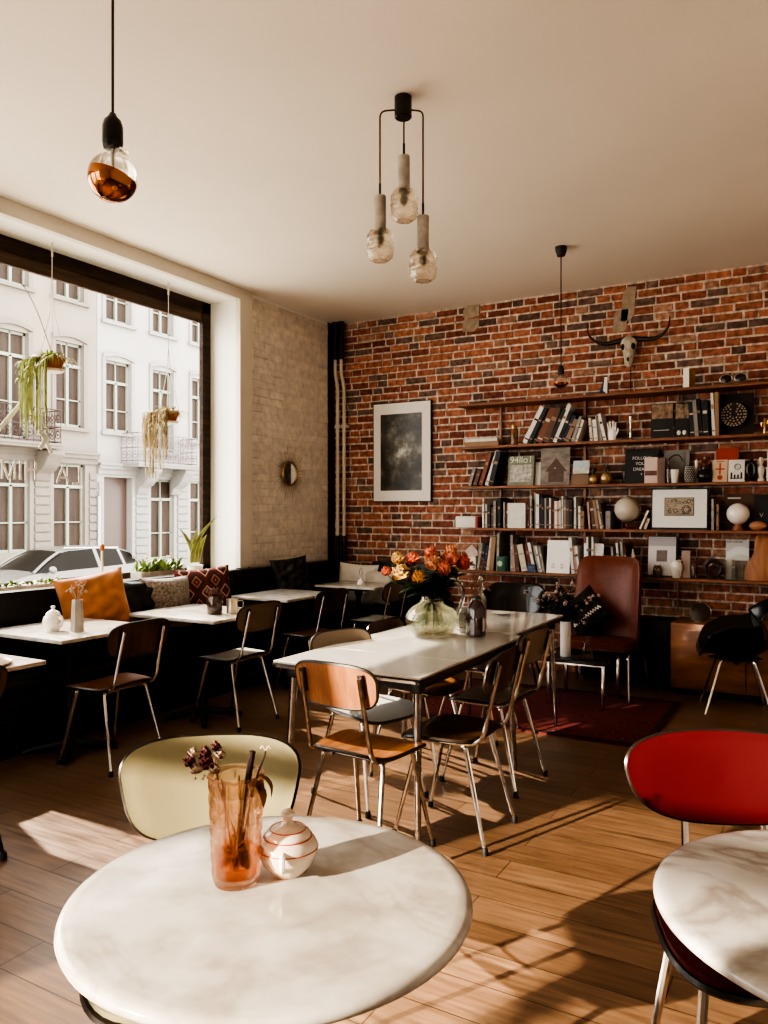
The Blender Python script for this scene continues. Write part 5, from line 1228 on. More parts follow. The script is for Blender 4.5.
def zeit(t, w, h):
    text_mesh('masthead', 'THE YOUNG', .021, INK, t, (-w * .12, -.0015, h * .945), FR)
    rect(t, 'arch_photo', P('grey_brown_photo', (.30, .24, .20), .6, noise=(18, .4)), -w * .12, w * .44, h * .02, h * .48)
    MB().grid(lambda a, b_: (-w * .48 + w * .96 * a, -.0022, h * (.48 + .2 * b_) + .05 * math.sin(a * 2.4)), 10, 2).build('pale_wave', P('pale_grey_wave', (.70, .70, .70), .6), t)
front_book('white and grey magazine with a short black masthead, lowest shelf', -.735, -.563, 4, .318, P('magazine_white', (.58, .56, .54), .5), 7, y=.12, cat='magazine', name='magazine', thick=.006, deco=zeit)
t = thing('drinking_glass', 'tall ribbed clear glass before the grey magazine', 'glass', (-.700, YF + .04, SZ[4]))
MB().lathe([(0, 0), (.034, 0), (.038, .165), (.035, .165), (.031, .012), (0, .012)], 24, lobes=(12, .02)).build('glass_body', M['clear'], t)
t = thing('drinking_glass', 'short clear tumbler nearest the wooden board, lowest shelf', 'glass', (-.618, YF + .05, SZ[4]))
MB().lathe([(0, 0), (.028, 0), (.033, .12), (.030, .12), (.025, .012), (0, .012)], 24).build('glass_body', M['clear'], t)
t = thing('chopping_board', 'large curved tan wooden board leaning on the lowest shelf at the right', 'board', (-.475, YF + .045, SZ[4] + .001), rot=(rad(-8), 0, 0))
ol = [(-.095, 0), (.12, 0), (.13, .06), (.115, .14), (.075, .21), (.07, .29), (.05, .35), (.01, .375), (-.03, .36), (-.045, .30), (-.05, .22), (-.08, .16), (-.11, .09), (-.115, .03)]
oo = [Vector((p[0], p[1], 0)) for p in ol]; oo = [(p.x, p.y) for p in bez([Vector((q[0], q[1], 0)) for q in ol + [ol[0]]], 4)][:-1]
n_ = len(oo); MB().add([(p[0], 0, max(0, p[1])) for p in oo] + [(p[0], .018, max(0, p[1])) for p in oo], [tuple(range(n_)), tuple(range(2 * n_ - 1, n_ - 1, -1))] + [(i, (i + 1) % n_, n_ + (i + 1) % n_, n_ + i) for i in range(n_)]).build('board', wood('orange_tan_board', (.30, .12, .05), (.44, .20, .09), .45, scale=(6, 6, 1.5)), t, bevel=.003)
t = thing('ornament_cone', 'small white pointed ornament behind the rust chair, lowest shelf', 'ornament', (-1.455, YF + .08, SZ[4]))
MB().lathe([(0, 0), (.024, 0), (.026, .10), (.020, .16), (.006, .225), (0, .235)], 14).build('body', M['ceramic_warm'], t)
# on the sideboard
t = thing('silver_bowl', 'silver rimmed shallow dish propped up on the sideboard', 'dish', (-.90, 6.62, .571), rot=(rad(-20), 0, 0))
t.scale = (.66, .66, .66)
MB().lathe([(0, .018), (.06, .014), (.115, 0), (.12, .002), (.06, .022), (0, .026)], 32, M=Matrix.Translation((0, 0, .118)) @ DM).build('dish', P('dull_silver', (.05, .035, .025), .4, .5), t)
MB().tube([(.119 * math.cos(a), 0, .118 + .119 * math.sin(a)) for a in [2 * PI * i / 36 for i in range(36)]], .005, 6, closed=True).build('rim', M['chrome'], t)
# ------------------------------------------------------------------ things on the tables
TZ = .7505
t = thing('glass_tumbler', 'tall peach pressed glass tumbler of dried stems on the near marble table', 'glass', (-.976, 1.135, TZ))
prof = [(0, 0), (.040, 0), (.043, .006)]
for i in range(43):
    z = .010 + .188 * i / 42; prof.append((.0435 + .008 * (z / .2) - .0005, z))
prof += [(.0525, .202), (.0525, .206), (.0495, .206)] + [(.0455 + .0035 * k, .19 - .04 * (1 - k) * 4) for k in (.99, .66, .33)] + [(.039, .016), (0, .014)]
gm = MB(); n_ = 72; vs = []; fs = []
for k, (r_, z) in enumerate(prof):
    for j in range(n_):
        a = 2 * PI * j / n_; row_ = int((z - .01) / .027); q = 0
        if 3 <= k <= 45: q = .0045 * min(1, 1.6 * abs(math.sin(4 * a + (row_ % 2) * PI / 2))) ** .6 * min(1, 1.5 * abs(math.sin(PI * (z - .01) / .027))) ** .6 - .002
        vs.append(((r_ + q) * math.cos(a), (r_ + q) * math.sin(a), z))
for k in range(len(prof) - 1):
    for j in range(n_): fs.append((k * n_ + j, k * n_ + (j + 1) % n_, (k + 1) * n_ + (j + 1) % n_, (k + 1) * n_ + j))
gm.add(vs, fs).build('glass_body', M['pinkglass'], t)
MB().lathe([(0, .015), (.037, .016), (.040, .062), (0, .062)], 24).build('liquid', M['amber'], t)
def petal_ball(mb, c, r, n=14, seed=0, up=1):
    """ruffled bloom: nested cupped petals round a heart"""
    rnd = random.Random(seed); c = Vector(c)
    for k in range(n):
        q = k / n; a0 = k * 2.399; open_ = .25 + q * .95; h = r * (1.15 - .25 * q); w = r * (.55 + .35 * q)
        R = Matrix.Rotation(a0, 4, 'Z')
        def fn(u, v, R=R, open_=open_, h=h, w=w, q=q):
            s_ = u * 2 - 1; ww = w * math.sin(PI * min(1, .15 + v * .85)) ** .6
            rad_ = r * (.10 + .75 * q) * (math.sin(v * 1.7)) + r * .22 * q * max(0, v - .75) * 4 * .5
            x = rad_ * (1 - .35 * s_ * s_); y = s_ * ww * .75; z = -r * .5 + h * v * (1.25 - .35 * q) - .12 * r * s_ * s_
            return R @ Vector((x, y, z)) + c
        mb.grid(fn, 5, 5)
def blades(mb, c, n, L, spread, w, seed=1, droop=1.0):
    rnd = random.Random(seed); c = Vector(c)
    for i in range(n):
        a = rnd.uniform(0, 2 * PI); e = rnd.uniform(.15, 1) * spread; l = L * rnd.uniform(.5, 1.1); d = Vector((math.cos(a), math.sin(a), 0))
        side = Vector((-d.y, d.x, 0)) * w
        p = [c + d * (e * l * math.sin(v * 1.7)) + Vector((0, 0, l * (.55 * v - droop * 1.1 * v * v))) for v in [k / 7 for k in range(8)]]
        vs = []
        for k, q in enumerate(p):
            s_ = (1 - (k / 7) ** 2) * .9 + .1; vs += [q - side * s_, q + side * s_]
        mb.add(vs, [(2 * k, 2 * k + 1, 2 * k + 3, 2 * k + 2) for k in range(7)])
def leaf(mb, base, tip, w, curl=.15):
    b_, t_ = Vector(base), Vector(tip); d = t_ - b_; L = d.length; s_ = d.cross(Vector((0, 0, 1))); s_ = (s_.normalized() if s_.length > 1e-5 else Vector((1, 0, 0))); up = s_.cross(d).normalized()
    vs = []
    for k in range(7):
        v = k / 6; ww = w * math.sin(PI * v) ** .8 * .5; p = b_ + d * v + up * (curl * L * math.sin(PI * v))
        vs += [p - s_ * ww - up * ww * .3, p, p + s_ * ww - up * ww * .3]
    mb.add(vs, [(3 * k + j, 3 * k + j + 1, 3 * k + 4 + j, 3 * k + 3 + j) for k in range(6) for j in (0, 1)])
DRYC = P('dried_mauve_flower', (.20, .06, .06), .8, noise=(60, .6)); DRYP = P('dried_pale_flower', (.52, .38, .30), .8); DRYL = P('dried_brown_leaf', (.30, .13, .05), .7, noise=(30, .5)); TW = P('dark_twig', (.035, .015, .01), .8, bump=(40, .6))
bx, by, bz = -.976, 1.135, TZ
RV = Vector((.8669, .4985, 0))   # towards the right of the room as one enters
t = thing('dried_flower', 'dried stem with dark mauve florets leaning left out of the peach tumbler', 'dried flower', (bx, by, bz))
sp = bez([RV * .015 + Vector((0, 0, .05)), RV * -.02 + Vector((0, 0, .14)), RV * -.036 + Vector((0, 0, .20)), RV * -.042 + Vector((0, 0, .235))]); MB().tube(sp, .0022, 6).build('stem', P('straw_stem', (.30, .18, .10), .8), t)
mb = MB(); mp_ = MB()
rnd = random.Random(4)
for i in range(13):
    p = RV * (-.052 + rnd.uniform(-.024, .014)) + Vector((0, 0, .236 + rnd.uniform(-.028, .028))) + Vector((rnd.uniform(-.01, .01),) * 2 + (0,))
    petal_ball(mb if i % 3 else mp_, p, rnd.uniform(.011, .017), 8, i)
petal_ball(mb, RV * -.088 + Vector((0, 0, .228)), .018, 8, 50)
for i in range(9): mp_.sphere(RV * (-.045 + rnd.uniform(-.035, .006)) + Vector((0, 0, .205 + rnd.uniform(-.02, .02))), .0028, 6, 4)
mb.tube([RV * -.042 + Vector((0, 0, .215)), RV * -.072 + Vector((0, 0, .222))], .0015, 5)
mb.build('florets', DRYC, t); mp_.build('pale_florets', DRYP, t)
t = thing('twig', 'thick dark cut twig standing in the peach tumbler', 'twig', (bx, by, bz))
MB().tube([RV * -.002 + Vector((0, 0, .03)), RV * .012 + Vector((0, 0, .13)), RV * .022 + Vector((0, 0, .19)), RV * .031 + Vector((0, 0, .246))], [.0055, .006, .0058, .0062], 8).build('bark', TW, t)
t = thing('twig', 'thin curling twig at the right of the peach tumbler', 'twig', (bx, by, bz))
MB().tube(bez([RV * .005 + Vector((0, 0, .04)), RV * .028 + Vector((0, 0, .15)), RV * .04 + Vector((0, 0, .20)), RV * .053 + Vector((0, 0, .235)), RV * .056 + Vector((0, 0, .248))]), .0018, 6).build('stem', TW, t)
mb = MB()
for k in (-1, 1): mb.tube(bez([RV * .056 + Vector((0, 0, .246)), RV * (.056 + .006 * k) + Vector((0, 0, .256)), RV * (.056 + .010 * k) + Vector((0, 0, .251))]), .0014, 5)
mb.build('curled_tip', DRYP, t)
t = thing('dried_leaf', 'withered brown leaves drooping over the rim of the peach tumbler', 'dried leaf', (bx, by, bz))
mb = MB()
for a, h_, w in ((.048, .222, .03), (.060, .205, .024), (.058, .17, .026), (.030, .21, .03)): leaf(mb, RV * .03 + Vector((0, 0, .19)), RV * a + Vector((0, -.01, h_ - .03)), w, .3)
leaf(mb, RV * .04 + Vector((0, 0, .205)), RV * .066 + Vector((0, 0, .155)), .026, .3)
for i in range(14):
    a = i * 2.1; leaf(mb, (.008 * math.cos(a), .008 * math.sin(a), .045 + .005 * (i % 5)), (.030 * math.cos(a), .030 * math.sin(a), .03 + .013 * (i % 5)), .026, .3)
for i in range(5): mb.tube([(.02 * math.cos(i * 1.3), .02 * math.sin(i * 1.3), .03), (.03 * math.cos(i * 1.3 + .8), .03 * math.sin(i * 1.3 + .8), .19)], .0016, 5)
mb.build('leaves', DRYL, t)

t = thing('sugar_bowl', 'lidded white ceramic sugar bowl with thin red lines on the near table', 'sugar bowl', (-.915, 1.216, TZ), rz=rad(-62))
MB().lathe([(0, 0), (.033, 0), (.035, .004), (.049, .019), (.0565, .036), (.059, .048), (.0575, .056), (.053, .064), (.047, .070), (0, .070)], 40).build('bowl', M['ceramic_warm'], t)
ld = MB().lathe([(.0455, .070), (.0455, .0735), (.042, .079), (.034, .085), (.022, .0895), (.013, .093), (.0092, .099), (.0092, .104), (.0130, .109), (.0132, .115), (.008, .120), (0, .121)], 40).build('lid', M['ceramic_warm'], t)
def ring(r, z, w=.0011): return [(r * math.cos(a), r * math.sin(a), z) for a in [2 * PI * i / 48 for i in range(48)]], w
for r_, z in ((.0588, .0500), (.0472, .0708), (.0345, .0848)):
    pts, w = ring(r_, z); MB().tube(pts, w, 6, closed=True).build('red_line', M['redline'], t)
for sx in (1, -1): MB().tube(bez([(sx * .055, 0, .056), (sx * .068, 0, .052), (sx * .069, 0, .036), (sx * .060, 0, .026), (sx * .049, 0, .026)]), .0055, 8).build('handle', M['ceramic'], t)

# roses in the glass jug
t = thing('glass_jug', 'round bellied clear glass jug of roses on the long table', 'jug', (-1.962, 3.959, TZ))
outer = [(0, 0), (.085, 0)] + [(q.x, q.y) for q in bez([Vector((a_, b_, 0)) for a_, b_ in [(.105, .008), (.135, .03), (.151, .065), (.151, .10), (.137, .135), (.110, .162), (.082, .180), (.066, .20), (.060, .23), (.062, .27), (.070, .30), (.076, .315)]], 3)]
inner = [(r_ - .005, z) for r_, z in outer[::-1][:-1]]; inner = [(r_, max(z, .010)) for r_, z in inner] + [(0, .010)]
MB().lathe(outer + inner, 40).build('glass_body', M['clear'], t)
MB().lathe([(0, .012), (.098, .012), (.128, .032), (.1445, .065), (.1445, .10), (.131, .133), (0, .133)], 36).build('water', M['water'], t)
MB().tube(bez([RV * .066 + Vector((0, 0, .28)), RV * .12 + Vector((0, 0, .315)), RV * .17 + Vector((0, 0, .27)), RV * .172 + Vector((0, 0, .20)), RV * .145 + Vector((0, 0, .13)), RV * .138 + Vector((0, 0, .11))]), .012, 10).build('handle', M['handle_glass'], t)
ROSES = [(-2.184, 3.82, 1.115, .034, 'coral', 'small coral rose furthest left in the bouquet'), (-2.10, 3.85, 1.105, .064, 'yellow', 'largest yellow rose at the left of the bouquet'),
 (-2.055, 3.90, 1.185, .048, 'coral', 'coral rose above the large yellow one'), (-2.12, 3.84, 1.19, .042, 'yellow', 'yellow rose at the upper left edge of the bouquet'),
 (-1.995, 3.86, 1.085, .045, 'amber', 'amber rosebud hanging low at the front centre of the bouquet'), (-1.962, 3.95, 1.215, .046, 'coral', 'coral rose at the top centre left of the bouquet'),
 (-1.93, 3.90, 1.165, .050, 'peach', 'peach rose at the front centre of the bouquet'), (-1.86, 4.00, 1.225, .048, 'peach', 'pale peach rose at the very top of the bouquet'),
 (-1.87, 3.93, 1.135, .050, 'coral', 'deep coral rose at the front right of the bouquet'), (-1.80, 4.03, 1.165, .052, 'red', 'red orange rose furthest right in the bouquet'),
 (-1.84, 3.97, 1.190, .044, 'coral', 'coral rose tucked between the peach and red ones'), (-1.90, 4.02, 1.20, .042, 'peach', 'peach rose at the back of the bouquet'),
 (-1.885, 4.00, 1.00, .035, 'red', 'single red bloom low beside the jug handle')]
RC = dict(yellow=(.78, .50, .20), coral=(.70, .20, .12), amber=(.75, .36, .10), peach=(.80, .34, .18), red=(.62, .09, .04))
for k, c in RC.items(): M['rose_' + k] = P('rose_' + k, c, .6, noise=(22, .3), sub=.15)
for i, (x, y, z, r_, c, lab) in enumerate(ROSES):
    t = thing('rose', lab, 'rose', (x, y, z), group='roses in the glass jug')
    mb = MB(); petal_ball(mb, (0, 0, 0), r_ * 1.16, 20, i); bl = mb.build('bloom', M['rose_' + c], t)
    bl.rotation_euler = (rad(28 + 9 * math.sin(i * 2.1)), rad(12 * math.sin(i * 1.7)), i * .3)
    jx, jy = -1.962 - x, 3.959 - y; a = i * 1.1
    MB().tube(bez([(0, 0, -r_ * .4), (jx * .35, jy * .35, -.08), (jx + .02 * math.cos(a), jy + .02 * math.sin(a), 1.02 - z), (jx - .06 * math.cos(a), jy - .06 * math.sin(a), .80 - z)]), .0032, 6).build('stem', M['green'], t)
    mb = MB()
    for k in range(9):
        q = k / 9; b_ = Vector((jx * (.2 + .6 * q), jy * (.2 + .6 * q), -.06 - (z - 1.03) * q)); a = k * 2.2 + i
        leaf(mb, b_, b_ + Vector((math.cos(a) * .095, math.sin(a) * .095, .005 + .03 * math.sin(a * 3))), .062)
    mb.build('leaf', M['green3'], t)

t = thing('bottle_vase', 'dark plum ribbed glass bottle vase on the long table', 'vase', (-1.733, 4.056, TZ))
MB().lathe([(0, 0), (.050, 0), (.056, .006), (.057, .10), (.054, .15), (.042, .185), (.028, .20), (.026, .215), (.031, .225), (.027, .225), (.022, .21), (0, .19)], 32, lobes=(10, .02)).build('body', M['plum'], t)
t = thing('dried_flower', 'bunch of dried rust and straw sprigs in the plum bottle vase', 'dried flower', (-1.733, 4.056, TZ + .2))
mb = MB(); mc = MB(); rnd = random.Random(9)
for i in range(16):
    a = rnd.uniform(0, 2 * PI); e = rnd.uniform(.01, .075); h_ = rnd.uniform(.06, .25)
    mb.tube(bez([(0, 0, 0), (e * .4 * math.cos(a), e * .4 * math.sin(a), h_ * .5), (e * math.cos(a), e * math.sin(a), h_)], 3), .0013, 4)
    for k in range(5): mc.sphere((e * math.cos(a) + rnd.uniform(-.014, .014), e * math.sin(a) + rnd.uniform(-.014, .014), h_ + rnd.uniform(-.03, .012)), rnd.uniform(.003, .007), 6, 4)
[mc.tube([(0, 0, .10), v_], .0008, 3) for v_ in [mc.v[k_ * 30] for k_ in range(0, len(mc.v) // 30, 3)]]
mb.build('stems', P('rust_stems', (.22, .12, .06), .8), t); mc.build('seed_heads', P('straw_heads', (.32, .14, .08), .8, noise=(60, .6)), t)
t = thing('tin', 'small white tin with grey ornament between jug and plum vase', 'tin', (-1.835, 4.155, TZ), rz=rad(20))
MB().box((0, 0, .075), (.085, .06, .15)).build('body', M['ceramic'], t, bevel=.004)
mb = MB()
for z in (.03, .07, .11):
    mb.tube([(.012 * math.cos(a), -.0308, z + .009 * math.sin(a)) for a in [2 * PI * i / 10 for i in range(10)]], .002, 4, closed=True); mb.bb(-.034, -.018, -.0312, -.0302, z - .002, z + .002); mb.bb(.018, .034, -.0312, -.0302, z - .002, z + .002)
mb.build('ornament', GINK, t)
t = thing('glass_bottle', 'slender clear swing bottle behind the jug handle', 'bottle', (-1.80, 4.28, TZ))
MB().lathe([(0, 0), (.036, 0), (.038, .01), (.038, .17), (.030, .20), (.014, .23), (.013, .29), (.016, .295), (.013, .30), (.010, .29), (.010, .235), (.033, .17), (.033, .01), (0, .01)], 24).build('glass_body', M['clear'], t)
MB().sphere((0, 0, .305), .014, 12, 8).build('stopper', M['ceramic'], t)
t = thing('white_dish', 'small white saucer at the far end of the long table', 'saucer', (-1.93, 4.95, .758))
MB().lathe([(0, 0), (.03, 0), (.07, .012), (.068, .014), (.03, .004), (0, .004)], 28).build('saucer', M['ceramic'], t)

# window tables
t = thing('sugar_pot', 'small white floral lidded pot on the nearest window table', 'sugar bowl', (-3.96, 2.985, TZ))
fm_ = P('floral_porcelain', (.78, .73, .66), .15, coat=.6, col2=(.32, .12, .09), noise=(26, .5)); fm_.node_tree.nodes['Color Ramp'].color_ramp.elements[0].position = .26; fm_.node_tree.nodes['Color Ramp'].color_ramp.elements[1].position = .42
MB().lathe([(0, 0), (.035, 0), (.036, .006), (.055, .03), (.060, .058), (.052, .085), (.040, .094), (0, .094)], 32).build('pot', fm_, t)
MB().lathe([(.043, .094), (.038, .108), (.018, .122), (.008, .126), (.010, .134), (.014, .142), (.008, .150), (0, .151)], 28).build('lid', M['ceramic'], t)
for sx in (-1, 1): MB().tube(bez([(sx * .055, 0, .078), (sx * .075, 0, .07), (sx * .07, 0, .045), (sx * .056, 0, .04)]), .005, 6).build('handle', M['ceramic'], t)
t = thing('vase', 'tall faceted grey ceramic vase on the nearest window table', 'vase', (-3.83, 3.05, TZ))
MB().lathe([(0, 0), (.038, 0), (.034, .10), (.030, .185), (.026, .185), (.030, .02), (0, .02)], 6).build('body', P('grey_stoneware', (.42, .38, .33), .5, noise=(10, .2)), t, angle=20)
t = thing('dried_flower', 'wispy grey dried sprig in the faceted vase', 'dried flower', (-3.83, 3.05, TZ + .17))
mb = MB(); rnd = random.Random(2)
for i in range(13):
    a = rnd.uniform(0, 2 * PI); e = rnd.uniform(.02, .06); h_ = rnd.uniform(.06, .15); mb.tube([(0, 0, 0), (e * .5 * math.cos(a), e * .5 * math.sin(a), h_ * .6), (e * math.cos(a), e * math.sin(a), h_)], .0016, 4)
    for k in range(4): mb.sphere((e * math.cos(a) + rnd.uniform(-.012, .012), e * math.sin(a) + rnd.uniform(-.012, .012), h_ + rnd.uniform(-.02, .01)), .005, 5, 4)
mb.build('sprig', P('grey_sprig', (.35, .26, .20), .8), t)
t = thing('candle_jar', 'dark brown glass jar on the middle window table', 'jar', (-3.665, 4.04, TZ))
MB().lathe([(0, 0), (.050, 0), (.054, .006), (.054, .10), (.048, .115), (.048, .125), (.043, .125), (.043, .11), (0, .10)], 28).build('glass_body', P('dark_amber_glass', (.05, .018, .010), .08, coat=1), t)
t = thing('dried_flower', 'cluster of dried mauve flowers in the dark brown jar', 'dried flower', (-3.665, 4.04, TZ + .115))
mb = MB(); rnd = random.Random(6)
for i in range(20): petal_ball(mb, (rnd.uniform(-.05, .05), rnd.uniform(-.05, .05), rnd.uniform(.0, .06)), .015, 6, i)
mb.build('florets', P('dusty_mauve', (.30, .16, .13), .8, noise=(40, .5)), t)
t = thing('milk_jug', 'small dull metal jug beside the dark brown jar', 'jug', (-3.575, 4.12, TZ))
MB().lathe([(0, 0), (.042, 0), (.044, .005), (.040, .05), (.042, .10), (.040, .10), (.037, .05), (.039, .008), (0, .008)], 28).build('body', P('dull_metal', (.55, .48, .38), .28, .9), t)
MB().tube(bez([RV * .042 + Vector((0, 0, .085)), RV * .072 + Vector((0, 0, .085)), RV * .07 + Vector((0, 0, .045)), RV * .042 + Vector((0, 0, .03))]), .0045, 6).build('handle', M['chrome'], t)
t = thing('candle_holder', 'small white candle holder with a thin wire loop on the corner table', 'candle holder', (-3.84, 6.24, .766))
MB().lathe([(0, 0), (.036, 0), (.040, .012), (.030, .035), (.012, .048), (.010, .075), (0, .075)], 24).build('base', M['ceramic'], t)
MB().tube([(.0 + .014 * math.cos(a), 0, .115 + .042 * math.sin(a)) for a in [2 * PI * i / 18 for i in range(18)]], .0025, 6, closed=True).build('wire_loop', M['chrome'], t)
t = thing('plate', 'round wooden plate on the table at the left edge', 'plate', (-3.46, 2.20, .731))
MB().lathe([(0, 0), (.14, 0), (.15, .010), (.147, .014), (.13, .008), (0, .008)], 40).build('disc', wood('pale_plate_wood', (.34, .24, .15), (.50, .37, .24), .5, scale=(2, 9, 9)), t)
t = thing('pine_cone', 'dark pine cone lying on the round wooden plate', 'pine cone', (-3.47, 2.23, .742))
mb = MB()
for k in range(44): a = k * 2.4; z = .008 + k * .0013; r_ = .034 * math.sin(.35 + 2.5 * k / 44); mb.sphere((r_ * math.cos(a), r_ * math.sin(a), z), .009, 6, 4, sq=(1, 1, .6))
mb.build('scales', P('cone_brown', (.11, .05, .03), .7, noise=(50, .6)), t)
# coffee table
t = thing('vase', 'slim white cylinder vase on the coffee table', 'vase', (-1.735, 5.77, .361))
MB().lathe([(0, 0), (.038, 0), (.040, .004), (.040, .265), (.035, .265), (.035, .01), (0, .01)], 28).build('body', P('bright_white_vase', (.88, .86, .82), .3), t)
t = thing('flower_bouquet', 'bushy dark bouquet with small pale pink blossoms in the white vase', 'bouquet', (-1.735, 5.77, .60))
mb = MB(); mc = MB(); rnd = random.Random(21)
for i in range(70):
    a = rnd.uniform(0, 2 * PI); e = rnd.uniform(.03, .27); h_ = rnd.uniform(.03, .34) * (1 - .3 * e / .25); tip = Vector((1.25 * e * math.cos(a), e * math.sin(a) * .6, h_))
    mb.tube(bez([(0, 0, 0), tip * .5 + Vector((0, 0, .03)), tip], 3), .0018, 4)
    for k in range(4):
        q = tip * rnd.uniform(.5, 1); a2 = rnd.uniform(0, 6.3); leaf(mb, q, q + Vector((math.cos(a2) * .05, math.sin(a2) * .05, .02)), .03)
    if i % 2 == 0: petal_ball(mc, tip, rnd.uniform(.017, .027), 7, i)
mb.build('foliage', M['green3'], t); mc.build('blossoms', P('pale_pink_blossom', (.78, .60, .54), .7, noise=(30, .4)), t)
t = thing('carafe', 'small clear glass carafe beside the white vase on the coffee table', 'carafe', (-1.58, 5.80, .361))
MB().lathe([(0, 0), (.048, 0), (.052, .008), (.046, .06), (.028, .11), (.024, .14), (.028, .155), (.025, .155), (.021, .14), (.025, .11), (.042, .06), (.047, .01), (0, .01)], 28).build('glass_body', M['clear'], t)
MB().lathe([(0, .011), (.046, .011), (.042, .05), (0, .05)], 24).build('water', M['water'], t)

# ------------------------------------------------------------------ plants in the window
def hanging(label, x, y, zp, zh, seed, trailing, mat, pr):
    t = thing('hanging_plant', label, 'hanging plant', (x, y, zp))
    MB().lathe([(0, -pr * .75), (pr * .72, -pr * .75), (pr * .95, -.0), (pr * 1.08, .0), (pr * 1.08, .018), (pr * .9, .018), (pr * .9, 0), (0, -.01)], 28).build('pot', M['terracotta'], t)
    MB().lathe([(0, -pr * .95), (pr * .85, -pr * .9), (pr * 1.0, -pr * .72), (pr * .95, -pr * .70), (0, -pr * .77)], 28).build('saucer', P('pale_saucer', (.68, .58, .48), .5), t)
    mb = MB()
    for k in range(3):
        a = 2 * PI * k / 3 + .4; mb.tube([(pr * 1.08 * math.cos(a), pr * 1.08 * math.sin(a), .01), (pr * .25 * math.cos(a), pr * .25 * math.sin(a), .32), (0, 0, .55)], .003, 5)
    mb.tube([(0, 0, .55), (0, 0, zh - zp - .06)], .0035, 5); mb.tube([(0, 0, zh - zp - .10), (0, 0, zh - zp)], .008, 6)
    mb.build('cord', M['rope'], t)
    mb = MB(); blades(mb, (0, 0, .01), 170, pr * 2.4, 1.0, .006, seed, .75); blades(mb, (0, -.02, 0), 120, pr * 2.4, .6, .006, seed + 1, .25)
    rnd = random.Random(seed)
    dirv = Vector((-.25, -1, 0)).normalized()
    for i in range(trailing):
        a = rnd.uniform(-1.0, 1.0); d = Matrix.Rotation(a, 4, 'Z') @ dirv; L = rnd.uniform(.2, .46); e = rnd.uniform(.4, 1.9)
        pts = [d * (pr * (1 + e * math.sin(min(1, v * 2.5) * 1.57) * .8)) + Vector((0, 0, .04 * math.sin(v * 3) - L * v * v - L * .2 * v)) for v in [k / 6 for k in range(7)]]
        mb.tube(pts, .0040, 4)
        for k in range(3): q = pts[2 + k]; leaf(mb, q, q + Vector((rnd.uniform(-.03, .03), rnd.uniform(-.04, .02), -.05)), .010)
    mb.build('foliage', mat, t)
    return t
h1 = hanging('hanging terracotta pot of trailing green grass like plant at the left of the window', -4.76, 3.58, 2.515, 3.352, 3, 46, P('spider_leaf', (.42, .46, .16), .55, noise=(14, .5), sub=.1), .085)
mb = MB(); mb.tube(bez([(0, 0, .05), (-.02, -.10, .32), (-.03, -.20, .48), (-.03, -.28, .50)]), .0035, 5); mb.build('flower_stalk', P('brown_stalk', (.30, .20, .12), .7), h1)
h2 = hanging('hanging terracotta pot with dry straw coloured foliage at the right of the window', -4.76, 4.69, 2.262, 3.352, 8, 40, P('dry_straw_leaf', (.58, .47, .26), .7, noise=(14, .55)), .085)

t = thing('snake_plant', 'variegated snake plant on the window sill behind the kilim cushion', 'snake plant', (-4.76, 5.0, .912))
MB().lathe([(0, 0), (.06, 0), (.07, .07), (.075, .08), (.065, .08), (.06, .07), (0, .065)], 24).build('pot', M['ceramic'], t)
for i, (a, L, tl) in enumerate([(0, .40, .55), (1.7, .30, .12), (3.4, .30, -.42), (2.3, .26, .22), (5.0, .20, -.1), (.6, .24, .30)]):
    mb = MB(); mb.mi = 0; n_ = 10; d = Vector((.35, 1, 0)).normalized() * tl; s_ = Vector((.5, .8, 0)).normalized()
    vs = []
    for k in range(n_ + 1):
        v = k / n_; w = .022 * (math.sin(PI * (.18 + .82 * v)) ** .6 if v < 1 else .05); p = Vector((0, (i - 2.5) * .016, .10)) + d * L * v * v * 1.1 + Vector((0, 0, L * v))
        vs += [p - s_ * w, p - s_ * w * .72, p + Vector((.006, 0, 0)), p + s_ * w * .72, p + s_ * w]
    for k in range(n_):
        for j in range(4):
            mb.mi = 1 if j in (0, 3) else 0; 
            mb.f.append([5 * k + j, 5 * k + j + 1, 5 * k + 6 + j, 5 * k + 5 + j]); mb.m.append(mb.mi); mb.c.append((1, 1, 1))
    mb.v = [tuple(p) for p in vs]; mb.build('leaf', [M['green2'], M['yellowleaf']], t, merge=False)
t = thing('window_box', 'low planter of fresh green leaves and small flowers on the sill', 'planter', (-4.78, 4.60, .912))
MB().bb(-.06, .06, -.24, .24, 0, .06).build('box', M['concrete'], t, bevel=.004)
mb = MB(); mc = MB(); rnd = random.Random(12)
for i in range(130):
    p = Vector((rnd.uniform(-.05, .05), rnd.uniform(-.23, .23), .05)); a = rnd.uniform(0, 6.3); e = rnd.uniform(.02, .07); leaf(mb, p, p + Vector((e * math.cos(a), e * math.sin(a), rnd.uniform(.03, .12))), .026)
    if i % 12 == 0: petal_ball(mc, p + Vector((0, 0, rnd.uniform(.09, .15))), .014, 6, i)
mb.build('leaves', P('fresh_leaf', (.30, .42, .12), .5, noise=(20, .4), sub=.2), t); mc.build('flowers', P('pale_flower', (.8, .72, .6), .6), t)
t = thing('window_box', 'second low planter of green leaves on the sill behind the orange cushion', 'planter', (-4.78, 3.25, .912))
MB().bb(-.06, .06, -.45, .45, 0, .04).build('box', M['concrete'], t, bevel=.004)
mb = MB()
for i in range(90):
    p = Vector((rnd.uniform(-.05, .05), rnd.uniform(-.43, .43), .035)); a = rnd.uniform(0, 6.3); e = rnd.uniform(.02, .06); leaf(mb, p, p + Vector((e * math.cos(a), e * math.sin(a), rnd.uniform(.015, .045))), .024)
mb.build('leaves', P('fresh_leaf_low', (.30, .40, .12), .5, noise=(20, .4), sub=.2), t)
